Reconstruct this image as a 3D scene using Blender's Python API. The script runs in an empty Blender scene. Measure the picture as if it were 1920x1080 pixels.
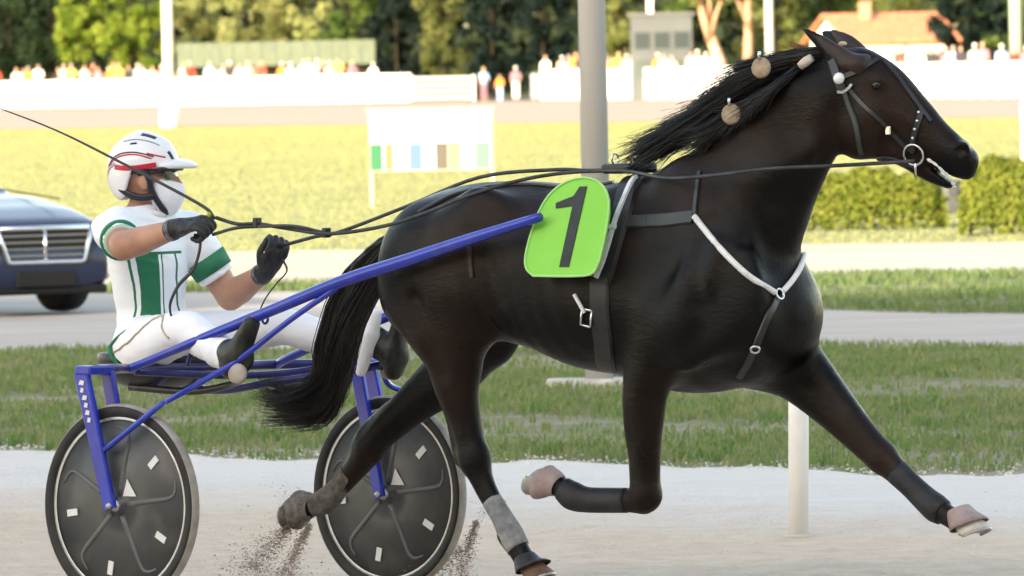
import bpy, bmesh, math, random
import numpy as np
from mathutils import Vector, Matrix
from mathutils.bvhtree import BVHTree

SC = bpy.context.scene
COL = SC.collection
R = math.radians

# ------------------------------------------------------------------ camera
cam_d = bpy.data.cameras.new('camera')
cam = bpy.data.objects.new('camera', cam_d); COL.objects.link(cam)
cam_d.sensor_width = 36.0
cam_d.lens = 36.0 * 18020.0 / 1920.0
cam_d.clip_start = 0.5; cam_d.clip_end = 4000
cam.matrix_world = Matrix.Translation((0, 0, 1.88)) @ Matrix.Rotation(math.pi/2 - 0.023192, 4, 'X') @ Matrix.Rotation(-0.020769, 4, 'Z')
cam_d.dof.use_dof = True
cam_d.dof.focus_distance = 32.9
cam_d.dof.aperture_fstop = 15.0
SC.camera = cam

# ------------------------------------------------------------------ sky and sun
SUN_EL, SUN_AZ = R(14.0), R(-28.0)      # azimuth: direction the sun stands in, measured from behind the camera, towards its left
sd = Vector((-math.sin(-SUN_AZ)*math.cos(SUN_EL), -math.cos(SUN_AZ)*math.cos(SUN_EL), math.sin(SUN_EL)))
world = bpy.data.worlds.new('World'); SC.world = world; world.use_nodes = True
nt = world.node_tree; nt.nodes.clear()
sky = nt.nodes.new('ShaderNodeTexSky'); sky.sky_type = 'NISHITA'; sky.sun_disc = False
sky.sun_elevation = SUN_EL
sky.sun_rotation = math.atan2(sd.x, sd.y)
sky.altitude = 100; sky.air_density = 1.0; sky.dust_density = 1.6; sky.ozone_density = 1.0
bg = nt.nodes.new('ShaderNodeBackground'); bg.inputs['Strength'].default_value = 0.15
wo = nt.nodes.new('ShaderNodeOutputWorld')
nt.links.new(sky.outputs[0], bg.inputs[0]); nt.links.new(bg.outputs[0], wo.inputs[0])
sl = bpy.data.lights.new('sun', 'SUN'); sl.energy = 2.0; sl.angle = R(0.5); sl.color = (1.0, .985, .94)
so = bpy.data.objects.new('sun', sl); COL.objects.link(so)
so.rotation_euler = (-sd).to_track_quat('-Z', 'Y').to_euler(); so.location = (-30, -60, 40)

SC.view_settings.view_transform = 'Standard'; SC.view_settings.look = 'None'
SC.view_settings.gamma = 1.0; SC.view_settings.exposure = 2.42
SC.view_settings.use_white_balance = True; SC.view_settings.white_balance_temperature = 8500; SC.view_settings.white_balance_tint = 14
SC.view_settings.use_curve_mapping = False
SC.render.engine = 'CYCLES'
SC.cycles.max_bounces = 6; SC.cycles.use_denoising = True

# ------------------------------------------------------------------ helpers
rnd = random.Random(7)
def lin(h):
    h = h.lstrip('#'); c = [int(h[i:i+2], 16)/255 for i in (0, 2, 4)]
    return tuple((x/12.92 if x <= .04045 else ((x+.055)/1.055)**2.4) for x in c)
MATS = {}
def mat(name, col, rough=.6, col2=None, scale=8.0, bump=0.0, bscale=40.0, metal=0.0, spec=.3, detail=4, coords='Object', stretch=None, contrast=(.35,.65), sheen=0.0, coat=0.0, dust=None, sss=0.0, rvar=None, hair=0.0):
    if name in MATS: return MATS[name]
    m = bpy.data.materials.new(name); m.use_nodes = True; MATS[name] = m
    n = m.node_tree.nodes; l = m.node_tree.links; b = n['Principled BSDF']
    b.inputs['Roughness'].default_value = rough; b.inputs['Metallic'].default_value = metal
    b.inputs['Specular IOR Level'].default_value = spec
    b.inputs['Base Color'].default_value = (*col, 1)
    if sheen: b.inputs['Sheen Weight'].default_value = sheen; b.inputs['Sheen Roughness'].default_value = .4
    if coat: b.inputs['Coat Weight'].default_value = coat; b.inputs['Coat Roughness'].default_value = .08
    if sss: b.inputs['Subsurface Weight'].default_value = sss; b.inputs['Subsurface Radius'].default_value = (.012,.005,.003); b.inputs['Subsurface Scale'].default_value = .6
    tc = n.new('ShaderNodeTexCoord'); src = tc.outputs[coords]
    if stretch:
        mp = n.new('ShaderNodeMapping'); mp.inputs['Scale'].default_value = stretch
        l.new(src, mp.inputs['Vector']); src = mp.outputs[0]
    out = None
    if col2 is not None:
        tx = n.new('ShaderNodeTexNoise'); tx.inputs['Scale'].default_value = scale; tx.inputs['Detail'].default_value = detail
        tx.inputs['Roughness'].default_value = .6
        l.new(src, tx.inputs['Vector'])
        rp = n.new('ShaderNodeMapRange'); rp.inputs[1].default_value = contrast[0]; rp.inputs[2].default_value = contrast[1]
        l.new(tx.outputs[0], rp.inputs[0])
        mx = n.new('ShaderNodeMix'); mx.data_type = 'RGBA'
        mx.inputs[6].default_value = (*col, 1); mx.inputs[7].default_value = (*col2, 1)
        l.new(rp.outputs[0], mx.inputs[0]); out = mx.outputs[2]
    if dust is not None:      # (colour, amount, scale): dried splashes
        t2 = n.new('ShaderNodeTexNoise'); t2.inputs['Scale'].default_value = dust[2]; t2.inputs['Detail'].default_value = 6
        l.new(src, t2.inputs['Vector'])
        r2 = n.new('ShaderNodeMapRange'); r2.inputs[1].default_value = .5; r2.inputs[2].default_value = .75; r2.inputs[4].default_value = dust[1]
        l.new(t2.outputs[0], r2.inputs[0])
        m2 = n.new('ShaderNodeMix'); m2.data_type = 'RGBA'; m2.inputs[7].default_value = (*dust[0], 1)
        if out: l.new(out, m2.inputs[6])
        else: m2.inputs[6].default_value = (*col, 1)
        l.new(r2.outputs[0], m2.inputs[0]); out = m2.outputs[2]
    if out: l.new(out, b.inputs['Base Color'])
    if rvar:                  # uneven gloss: (low, high, scale)
        t3 = n.new('ShaderNodeTexNoise'); t3.inputs['Scale'].default_value = rvar[2]; t3.inputs['Detail'].default_value = 6; l.new(src, t3.inputs['Vector'])
        r3 = n.new('ShaderNodeMapRange'); r3.inputs[1].default_value = .35; r3.inputs[2].default_value = .65; r3.inputs[3].default_value = rvar[0]; r3.inputs[4].default_value = rvar[1]
        l.new(t3.outputs[0], r3.inputs[0]); l.new(r3.outputs[0], b.inputs['Roughness'])
    if hair:                  # short lying coat: fine streaks along the body
        mh = n.new('ShaderNodeMapping'); mh.inputs['Scale'].default_value = (9, 55, 38); mh.inputs['Rotation'].default_value = (0, R(25), 0); l.new(tc.outputs[coords], mh.inputs['Vector'])
        th = n.new('ShaderNodeTexNoise'); th.inputs['Scale'].default_value = 1.6; th.inputs['Detail'].default_value = 7; th.inputs['Roughness'].default_value = .7; l.new(mh.outputs[0], th.inputs['Vector'])
        bh = n.new('ShaderNodeBump'); bh.inputs['Strength'].default_value = hair; bh.inputs['Distance'].default_value = .012; l.new(th.outputs[0], bh.inputs['Height']); l.new(bh.outputs[0], b.inputs['Normal'])
    elif bump:
        bt = n.new('ShaderNodeTexNoise'); bt.inputs['Scale'].default_value = bscale; bt.inputs['Detail'].default_value = 5
        l.new(src, bt.inputs['Vector'])
        bp = n.new('ShaderNodeBump'); bp.inputs['Strength'].default_value = bump; bp.inputs['Distance'].default_value = .02
        l.new(bt.outputs[0], bp.inputs['Height']); l.new(bp.outputs[0], b.inputs['Normal'])
    return m

def leafmat(name, c1, c2, trans=.35, scale=.6):
    m = mat(name, c1, .6, c2, scale=scale, detail=3, spec=.08)
    n = m.node_tree.nodes; l = m.node_tree.links; b = n['Principled BSDF']
    tr = n.new('ShaderNodeBsdfTranslucent'); ms = n.new('ShaderNodeMixShader'); ms.inputs[0].default_value = trans
    src = b.inputs['Base Color'].links[0].from_socket
    l.new(src, tr.inputs[0]); l.new(b.outputs[0], ms.inputs[1]); l.new(tr.outputs[0], ms.inputs[2])
    l.new(ms.outputs[0], n['Material Output'].inputs[0])
    return m

class MB:
    """collects primitives into one mesh"""
    def __init__(s): s.v = []; s.f = []; s.sm = []
    def add(s, vs, fs, smooth=False):
        o = len(s.v); s.v += [tuple(v) for v in vs]; s.f += [tuple(i+o for i in f) for f in fs]; s.sm += [smooth]*len(fs); return s
    def box(s, c, d, rot=None, bev=0.0):
        hx, hy, hz = d[0]/2, d[1]/2, d[2]/2
        bm = bmesh.new(); bmesh.ops.create_cube(bm, size=1)
        for v in bm.verts: v.co = Vector((v.co.x*d[0], v.co.y*d[1], v.co.z*d[2]))
        if bev: bmesh.ops.bevel(bm, geom=list(bm.edges), offset=bev, segments=2, affect='EDGES', profile=.5)
        M = rot if rot is not None else Matrix.Identity(3)
        bm.verts.index_update()
        vs = [M @ v.co + Vector(c) for v in bm.verts]; fs = [[v.index for v in f.verts] for f in bm.faces]
        bm.free(); return s.add(vs, fs)
    def tube(s, pts, r, sides=8, cap=True, flat=1.0, up=None):
        pts = [Vector(p) for p in pts]; n = len(pts)
        rs = r if isinstance(r, (list, tuple)) else [r]*n
        vs, fs = [], []; pu = None
        for i, p in enumerate(pts):
            t = (pts[min(i+1, n-1)] - pts[max(i-1, 0)]).normalized()
            if pu is None:
                u = Vector(up) if up is not None else (Vector((0,0,1)) if abs(t.z) < .9 else Vector((1,0,0)))
            else: u = pu
            u = (u - t*u.dot(t)); u = u.normalized() if u.length > 1e-6 else t.orthogonal().normalized()
            pu = u; w = t.cross(u)
            for k in range(sides):
                a = 2*math.pi*k/sides
                vs.append(p + u*math.cos(a)*rs[i] + w*math.sin(a)*rs[i]*flat)
        for i in range(n-1):
            for k in range(sides):
                k2 = (k+1) % sides
                fs.append((i*sides+k, i*sides+k2, (i+1)*sides+k2, (i+1)*sides+k))
        if cap: fs += [tuple(range(sides))[::-1], tuple(range((n-1)*sides, n*sides))]
        return s.add(vs, fs, True)
    def ribbon(s, pts, nrm, width, th=.004):
        """flat strap: pts with outward normals, width across"""
        n = len(pts); vs, fs = [], []
        for i in range(n):
            p = Vector(pts[i]); t = (Vector(pts[min(i+1, n-1)]) - Vector(pts[max(i-1, 0)])).normalized()
            nn = Vector(nrm[i]).normalized(); w = t.cross(nn).normalized(); wd = width[i] if isinstance(width, (list, tuple)) else width
            for a, b in ((-1,0),(-.8,1),(.8,1),(1,0)): vs.append(p + w*a*wd/2 + nn*b*th)
            for a in (1,-1): vs.append(p + w*a*wd/2 - nn*.003)
        for i in range(n-1):
            for k in range(6):
                k2 = (k+1) % 6
                fs.append((i*6+k, (i+1)*6+k, (i+1)*6+k2, i*6+k2))
        fs += [tuple(range(6)), tuple(range((n-1)*6, n*6))[::-1]]
        return s.add(vs, fs)
    def lathe(s, prof, c, axis, n=32, smooth=True, cap=True):
        """prof: (radius, height along axis)"""
        ax = Vector(axis).normalized(); u = ax.orthogonal().normalized(); w = ax.cross(u); vs, fs = [], []
        for r, h in prof:
            for k in range(n):
                a = 2*math.pi*k/n
                vs.append(Vector(c) + ax*h + (u*math.cos(a) + w*math.sin(a))*r)
        m = len(prof)
        for i in range(m-1):
            for k in range(n):
                k2 = (k+1) % n; fs.append((i*n+k, i*n+k2, (i+1)*n+k2, (i+1)*n+k))
        if cap and prof[0][0] > 1e-5: fs.append(tuple(range(n))[::-1])
        if cap and prof[-1][0] > 1e-5: fs.append(tuple(range((m-1)*n, m*n)))
        return s.add(vs, fs, smooth)
    def ball(s, c, r, n=12, sc=(1,1,1)):
        vs, fs = [], []; m = n//2+1
        for i in range(m+1):
            th = math.pi*i/m
            for k in range(n):
                a = 2*math.pi*k/n
                vs.append((c[0]+r*sc[0]*math.sin(th)*math.cos(a), c[1]+r*sc[1]*math.sin(th)*math.sin(a), c[2]+r*sc[2]*math.cos(th)))
        for i in range(m):
            for k in range(n):
                k2 = (k+1) % n; fs.append((i*n+k, (i+1)*n+k, (i+1)*n+k2, i*n+k2))
        return s.add(vs, fs, True)
    def poly(s, pts, th, direction):
        """extruded polygon"""
        d = Vector(direction)*th; n = len(pts); vs = [Vector(p) for p in pts] + [Vector(p)+d for p in pts]
        fs = [tuple(range(n)), tuple(range(n, 2*n))[::-1]] + [(i, i+n, (i+1) % n+n, (i+1) % n) for i in range(n)]
        return s.add(vs, fs)
    def mesh(s, name, off=(0,0,0)):
        me = bpy.data.meshes.new(name)
        ox, oy, oz = off
        me.from_pydata([(v[0]-ox, v[1]-oy, v[2]-oz) for v in s.v], [], s.f)
        me.polygons.foreach_set('use_smooth', s.sm); me.validate(); me.update()
        bm = bmesh.new(); bm.from_mesh(me); bmesh.ops.recalc_face_normals(bm, faces=bm.faces); bm.to_mesh(me); bm.free()
        return me
    def build(s, name, m, parent=None, off=None):
        o = off if off is not None else (parent.get('_off', (0,0,0)) if parent else (0,0,0))
        ob = bpy.data.objects.new(name, s.mesh(name, o)); COL.objects.link(ob)
        if m: ob.data.materials.append(m)
        if parent: ob.parent = parent; ob['_off'] = tuple(o)
        return ob

def rawmesh(name, V, F, m, parent=None, smooth=True):
    off = np.array(parent.get('_off', (0,0,0)) if parent else (0,0,0))
    me = bpy.data.meshes.new(name); V = np.asarray(V) - off
    me.from_pydata(V.tolist(), [], np.asarray(F).tolist())
    me.polygons.foreach_set('use_smooth', [smooth]*len(me.polygons)); me.update()
    if m: me.materials.append(m)
    ob = bpy.data.objects.new(name, me); COL.objects.link(ob)
    if parent: ob.parent = parent; ob['_off'] = tuple(float(x) for x in off)
    return ob
def tag(o, label=None, cat=None, group=None, kind=None):
    if label: o['label'] = label
    if cat: o['category'] = cat
    if group: o['group'] = group
    if kind: o['kind'] = kind
    return o
def empty(name, loc=(0,0,0), rz=0.0, off=(0,0,0)):
    o = bpy.data.objects.new(name, None); COL.objects.link(o); o.location = loc; o.rotation_euler = (0,0,rz); o['_off'] = tuple(off); return o
ORG = Vector((-0.948,34.000,0.000)); YAW = R(-40)
RL = Matrix.Rotation(YAW, 3, 'Z')
def team(name, off):
    """Empty for a thing of the team (horse, sulky, driver ...), whose shared frame is x forward, y left, z up"""
    return empty(name, ORG + RL @ Vector(off), YAW, off)
def free(ob, off=None):
    """put a single-mesh thing of the team frame at its own base point"""
    vs = [v.co.copy() for v in ob.data.vertices]
    if off is None:
        mn = [min(v[i] for v in vs) for i in range(3)]; mx = [max(v[i] for v in vs) for i in range(3)]
        off = ((mn[0]+mx[0])/2, (mn[1]+mx[1])/2, mn[2])
    for v in ob.data.vertices: v.co -= Vector(off)
    ob.location = ORG + RL @ Vector(off); ob.rotation_euler = (0,0,YAW); return ob
def copy_tree(o, parent=None):
    c = o.copy(); COL.objects.link(c); c.parent = parent
    for ch in list(o.children): copy_tree(ch, c)
    return c
def spline(pts, n=6):
    """Catmull-Rom through tuples of any length"""
    P = np.array(pts, float); out = []
    P2 = np.vstack([2*P[0]-P[1], P, 2*P[-1]-P[-2]])
    for i in range(1, len(P2)-2):
        a, b, c, d = P2[i-1], P2[i], P2[i+1], P2[i+2]
        for k in range(n):
            t = k/n
            out.append(.5*((2*b)+(c-a)*t+(2*a-5*b+4*c-d)*t*t+(3*b-a-3*c+d)*t**3))
    out.append(P[-1]); return np.array(out)

# ------------------------------------------------------------------ implicit bodies: smooth blends of tapered limbs, meshed with surface nets
class Field:
    def __init__(s, lo, hi, h):
        s.lo = np.array(lo, float); s.h = h
        s.n = np.ceil((np.array(hi)-s.lo)/h).astype(int)+1
        s.ax = [(s.lo[i]+h*np.arange(s.n[i])).astype(np.float32) for i in range(3)]
        s.F = np.full(s.n, 1.0, np.float32)
    def win(s, lo, hi):
        a = np.clip(np.floor((np.array(lo)-s.lo)/s.h).astype(int), 0, s.n-1); b = np.clip(np.ceil((np.array(hi)-s.lo)/s.h).astype(int)+1, 1, s.n)
        sl = tuple(slice(a[i], b[i]) for i in range(3))
        return sl, (s.ax[0][sl[0]][:,None,None], s.ax[1][sl[1]][None,:,None], s.ax[2][sl[2]][None,None,:])
    def blend(s, sl, d, k, sub=False):
        a = s.F[sl]
        if sub:
            d = -d; h = np.clip(.5+.5*(a-d)/k, 0, 1); s.F[sl] = d*(1-h)+a*h+k*h*(1-h)
        else:
            h = np.clip(.5+.5*(a-d)/k, 0, 1); s.F[sl] = a*(1-h)+d*h-k*h*(1-h)
    def chain(s, pts, k=.03, n=4, nrm=(0,1,0), sub=False, grow=0.0):
        """pts: ((x,y,z), r, w): r in the plane, w across it along nrm"""
        A = np.array([list(p[0])+[p[1]+grow, (p[2] if len(p) > 2 else p[1])+grow] for p in pts], float)
        Q = spline(A, n) if len(A) > 2 else A
        Q[:,3:] = np.maximum(Q[:,3:], .004)
        m = max(Q[:,3].max(), Q[:,4].max())+k+.03
        sl, (X,Y,Z) = s.win(Q[:,:3].min(0)-m, Q[:,:3].max(0)+m)
        D = None; nn = np.array(nrm, float); nn /= np.linalg.norm(nn)
        for i in range(len(Q)-1):
            a, b = Q[i], Q[i+1]; v = b[:3]-a[:3]; L = float(v@v)+1e-9
            px, py, pz = X-a[0], Y-a[1], Z-a[2]
            t = np.clip((px*v[0]+py*v[1]+pz*v[2])/L, 0, 1)
            qx, qy, qz = px-t*v[0], py-t*v[1], pz-t*v[2]
            r = a[3]+(b[3]-a[3])*t; w = a[4]+(b[4]-a[4])*t; sc = (r/w)**2-1
            qn = qx*nn[0]+qy*nn[1]+qz*nn[2]
            d = (np.sqrt(np.maximum(qx*qx+qy*qy+qz*qz+sc*qn*qn, 1e-12))-r)*np.minimum(1, w/r*.5+.5)
            D = d if D is None else np.minimum(D, d)
        s.blend(sl, D.astype(np.float32), k, sub); return s
    def ell(s, c, rad, k=.03, rot=None, sub=False):
        rad = np.array(rad, float); m = rad.max()+k+.03
        sl, (X,Y,Z) = s.win(np.array(c)-m, np.array(c)+m); x, y, z = X-c[0], Y-c[1], Z-c[2]
        if rot is not None:
            Mx = np.array(rot.transposed())
            x, y, z = (Mx[i,0]*x+Mx[i,1]*y+Mx[i,2]*z for i in range(3))
        k0 = np.sqrt((x/rad[0])**2+(y/rad[1])**2+(z/rad[2])**2+1e-9); k1 = np.sqrt((x/rad[0]**2)**2+(y/rad[1]**2)**2+(z/rad[2]**2)**2+1e-9)
        s.blend(sl, (k0*(k0-1)/k1).astype(np.float32), k, sub); return s
    def loft(s, st, k=.03):
        """st: rows x, ztop, zbot, halfwidth, mid fraction, exponent"""
        st = np.array(st, float); st = st[np.argsort(st[:,0])]
        Q = spline(st, 5); Q = Q[np.argsort(Q[:,0])]
        sl, (X,Y,Z) = s.win((Q[0,0]-.1, -.6, Q[:,2].min()-.1), (Q[-1,0]+.1, .6, Q[:,1].max()+.1))
        x = X.ravel(); g = [np.interp(x, Q[:,0], Q[:,i])[:,None,None] for i in range(1, 6)]
        zt, zb, w, mf, p = g; w = np.maximum(w, .01)
        zm = zb+(zt-zb)*mf; rz = np.maximum(np.where(Z > zm, zt-zm, zm-zb), .01)
        e = (np.abs(Y/w)**p+np.abs((Z-zm)/rz)**p+1e-9)**(1/p)
        d = (e-1)*np.minimum(w, rz)*.9
        o = np.maximum(np.maximum(Q[0,0]-X, X-Q[-1,0]), 0)+0*d
        d = np.where(o > 0, np.sqrt(np.maximum(d, 0)**2+o*o), d)
        s.blend(sl, d.astype(np.float32), k); return s
    def cut(s, p, n, keep_below=True):
        """keep the side where (x-p).n < 0"""
        n = np.array(n, float); n /= np.linalg.norm(n); X, Y, Z = (s.ax[0][:,None,None], s.ax[1][None,:,None], s.ax[2][None,None,:])
        s.F = np.maximum(s.F, ((X-p[0])*n[0]+(Y-p[1])*n[1]+(Z-p[2])*n[2]).astype(np.float32)); return s
    def net(s, smooth=2):
        F = s.F; ins = F < 0
        c = np.zeros(tuple(s.n-1), np.int8)
        corners = [(i,j,k) for i in (0,1) for j in (0,1) for k in (0,1)]
        nx, ny, nz = s.n-1
        sub = lambda A, o: A[o[0]:o[0]+nx, o[1]:o[1]+ny, o[2]:o[2]+nz]
        for o in corners: c += sub(ins, o)
        act = np.argwhere((c > 0) & (c < 8)); idx = np.full(tuple(s.n-1), -1, np.int64); idx[tuple(act.T)] = np.arange(len(act))
        acc = np.zeros((len(act), 3)); cnt = np.zeros(len(act))
        for o in corners:
            for ax in range(3):
                if o[ax]: continue
                o2 = list(o); o2[ax] = 1
                f0 = F[tuple((act+np.array(o)).T)]; f1 = F[tuple((act+np.array(o2)).T)]
                m = (f0 < 0) != (f1 < 0); t = np.where(m, f0/(f0-f1+1e-12), 0)
                p = np.array(o, float)[None,:].repeat(len(act), 0); p[:,ax] += t
                acc[m] += p[m]; cnt[m] += 1
        V = s.lo+(act+acc/cnt[:,None])*s.h
        faces = []
        for ax in range(3):
            b, e = (ax+1) % 3, (ax+2) % 3
            a0 = [slice(None)]*3; a1 = [slice(None)]*3; a0[ax] = slice(0, -1); a1[ax] = slice(1, None)
            i0 = ins[tuple(a0)]; i1 = ins[tuple(a1)]
            for flip, mm in ((False, i0 & ~i1), (True, ~i0 & i1)):
                q = np.argwhere(mm)
                q = q[(q[:,b] > 0) & (q[:,e] > 0) & (q[:,b] < s.n[b]-1) & (q[:,e] < s.n[e]-1)]
                def g(db, de):
                    r = q.copy(); r[:,b] -= db; r[:,e] -= de; return idx[tuple(r.T)]
                quad = np.stack([g(1,1), g(0,1), g(0,0), g(1,0)], 1)
                faces.append(quad[:,::-1] if flip else quad)
        Q = np.vstack(faces)
        for _ in range(smooth):
            S = np.zeros_like(V); n = np.zeros(len(V))
            for a, b in ((0,1),(1,2),(2,3),(3,0)):
                np.add.at(S, Q[:,a], V[Q[:,b]]); np.add.at(n, Q[:,a], 1); np.add.at(S, Q[:,b], V[Q[:,a]]); np.add.at(n, Q[:,b], 1)
            V = V*.4+.6*S/n[:,None]
        return V, Q
def vnormals(V, Q):
    n = np.cross(V[Q[:,2]]-V[Q[:,0]], V[Q[:,3]]-V[Q[:,1]]); N = np.zeros_like(V)
    for k in range(4): np.add.at(N, Q[:,k], n)
    return N/np.maximum(np.linalg.norm(N, axis=1, keepdims=True), 1e-9)
def fbm(P, f, seed, octv=4, gain=.55):
    g = np.random.default_rng(seed); out = np.zeros(len(P)); a = 1.0
    for o in range(octv):
        for k in range(3):
            d = g.normal(0, 1, 3); d /= np.linalg.norm(d); e = g.normal(0, 1, 3); e /= np.linalg.norm(e)
            out += a/3*np.sin(P@d*f+1.4*np.sin(P@e*f*.8+g.uniform(0, 6.28))+g.uniform(0, 6.28))
        f *= 2.0; a *= gain
    return out
def wrinkle(V, Q, amp, f, seed, lean=(0,0,1), stretch=2.2):
    """cloth folds: ridged noise drawn out across the lean direction"""
    l = np.array(lean, float); l /= np.linalg.norm(l); P = V/stretch+np.outer(V@l, l)*(1-1/stretch)
    r = 1-np.abs(fbm(P, f, seed, 3)); m = np.clip(.5+.8*fbm(V, f*.35, seed+1, 2), 0, 1.3)
    return V+vnormals(V, Q)*(amp*(r-.55)*m)[:,None]

# ================================================================== the ground
EDGE = [(-90,66),(-40,64),(-20,60),(-9,54.2),(-2.58,48.17),(2.23,43.0),(8,36.8),(20,24),(60,-16)]        # inner edge of the race track
_x = np.linspace(-14, 14, 400)
_w = .16*np.sin(_x*2.3+1)+.14*np.sin(_x*5.1+2.2*np.sin(_x))+.10*np.sin(_x*11.3+1.5*np.sin(_x*2.7))+.08*np.sin(_x*23+np.sin(_x*7))
EDGE = EDGE[:3]+[(float(a), float(b)) for a, b in zip(_x, np.interp(_x, *zip(*EDGE))+_w)]+EDGE[-2:]
P1 = [(-90,90),(-30,80),(-3.6,66.2),(3.2,62.1),(30,52),(90,36)]        # verge | path
P2 = [(-90,108),(-30,95),(-1.9,81.6),(3.1,70.4),(14,58),(90,44)]       # path | strip of grass
P3 = [(-90,112),(-30,97),(-2.4,85.2),(3.9,83.4),(30,80),(90,70)]       # grass | sand way
P4 = [(-90,120),(-30,108),(-4.8,101),(4.8,96.8),(30,92),(90,84)]       # sand way | infield
def yat(L, x): return np.interp(x, [p[0] for p in L], [p[1] for p in L])
def sheet(name, lo, hi, z, m, x0=-88, x1=88, n=140):
    xs = np.unique(np.concatenate([np.linspace(x0, x1, n), np.linspace(-8, 8, 300)]))
    V, Fc = [], []
    for x in xs:
        a = yat(lo, x) if isinstance(lo, list) else lo; b = yat(hi, x) if isinstance(hi, list) else hi
        b = max(a+.02, b)
        wob = (.10*math.sin(x*2.1)+.06*math.sin(x*5.7+1)+.03*math.sin(x*13))
        V += [(x, a+(wob if isinstance(lo, list) else 0), z), (x, b+(wob if isinstance(hi, list) else 0), z)]
    for i in range(len(xs)-1): Fc.append((2*i, 2*i+2, 2*i+3, 2*i+1))
    return tag(MB().add(V, Fc).build(name, m), kind='structure')

m_in = mat('infield_turf', (.25,.265,.11), .9, (.32,.31,.135), scale=.35, bump=.5, bscale=6, detail=6, spec=.1, stretch=(.25,1,1))
m_verge = mat('verge_soil', (.12,.135,.06), .95, (.26,.225,.165), scale=1.1, bump=.8, bscale=12, detail=6, spec=.1)
m_path = mat('path_gravel', (.33,.30,.275), .95, (.41,.375,.345), scale=1.3, bump=.5, bscale=30, detail=6, spec=.15, stretch=(.3,1,1))
m_sand = mat('sand', (.42,.36,.285), .95, (.52,.46,.38), scale=.5, bump=.4, bscale=12, detail=6, spec=.1, stretch=(.3,1,1))
m_track = mat('track_sand', (.50,.39,.30), .95, (.60,.485,.385), scale=5, bump=1.0, bscale=45, detail=9, spec=.08, contrast=(.3,.7))
def track_tone(m):
    """pale limestone strip along the inner edge, brown raked sand further out"""
    n = m.node_tree.nodes; l = m.node_tree.links; b = n['Principled BSDF']
    tc = n.new('ShaderNodeTexCoord'); dt = n.new('ShaderNodeVectorMath'); dt.operation = 'DOT_PRODUCT'
    dt.inputs[1].default_value = (.732, .681, 0); l.new(tc.outputs['Object'], dt.inputs[0])
    mp = n.new('ShaderNodeMapping'); mp.inputs['Rotation'].default_value = (0,0,R(47)); mp.inputs['Scale'].default_value = (.25,1.6,1)
    l.new(tc.outputs['Object'], mp.inputs[0])
    nz = n.new('ShaderNodeTexNoise'); nz.inputs['Scale'].default_value = 1.5; nz.inputs['Detail'].default_value = 6; l.new(mp.outputs[0], nz.inputs[0])
    ad = n.new('ShaderNodeMath'); ad.operation = 'MULTIPLY_ADD'; ad.inputs[1].default_value = 3.4
    l.new(nz.outputs[0], ad.inputs[0]); l.new(dt.outputs['Value'], ad.inputs[2])
    rg = n.new('ShaderNodeMapRange'); rg.inputs[1].default_value = 27.8; rg.inputs[2].default_value = 30.4; l.new(ad.outputs[0], rg.inputs[0])
    mx = n.new('ShaderNodeMix'); mx.data_type = 'RGBA'
    n2 = n.new('ShaderNodeTexNoise'); n2.inputs['Scale'].default_value = 5; n2.inputs['Detail'].default_value = 8; l.new(mp.outputs[0], n2.inputs[0])
    m3 = n.new('ShaderNodeMix'); m3.data_type = 'RGBA'; m3.inputs[6].default_value = (.52,.485,.455,1); m3.inputs[7].default_value = (.65,.61,.575,1); l.new(n2.outputs[0], m3.inputs[0])
    l.new(b.inputs['Base Color'].links[0].from_socket, mx.inputs[6]); l.new(m3.outputs[2], mx.inputs[7])
    l.new(rg.outputs[0], mx.inputs[0]); l.new(mx.outputs[2], b.inputs['Base Color'])
track_tone(m_track)
m_ftrack = mat('far_track_sand', (.36,.285,.225), .95, (.42,.34,.27), scale=.2, spec=.1, stretch=(.2,1,1))
tag(MB().add([(-900,-300,-.012),(900,-300,-.012),(900,2600,-.012),(-900,2600,-.012)], [(0,1,2,3)]).build('ground', m_in), kind='structure')
sheet('verge_ground', EDGE, P1, -.008, m_verge)
sheet('track', -14.0, EDGE, 0.0, m_track)
sheet('path', P1, P2, -.004, m_path)
sheet('grass_strip_ground', P2, P3, -.006, m_verge)
sheet('sand_way', P3, P4, -.002, m_sand)
FB = [(-140,600),(-60,565),(-28.4,537),(-5,512),(2,500),(21.6,410),(60,352),(140,280)]       # foot of the far fence
FT = [(-140,392),(-60,362),(-28.4,345),(-11,332),(-4,318),(8,300),(22,280),(60,235),(140,170)]       # far track | infield
sheet('far_track', FT, FB, .002, m_ftrack, -138, 138)
sheet('far_bank', FB, [(-140,800),(140,700)], .004, mat('bank_soil', (.05,.06,.025), .95, (.10,.09,.05), scale=.3), -138, 138)

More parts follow.
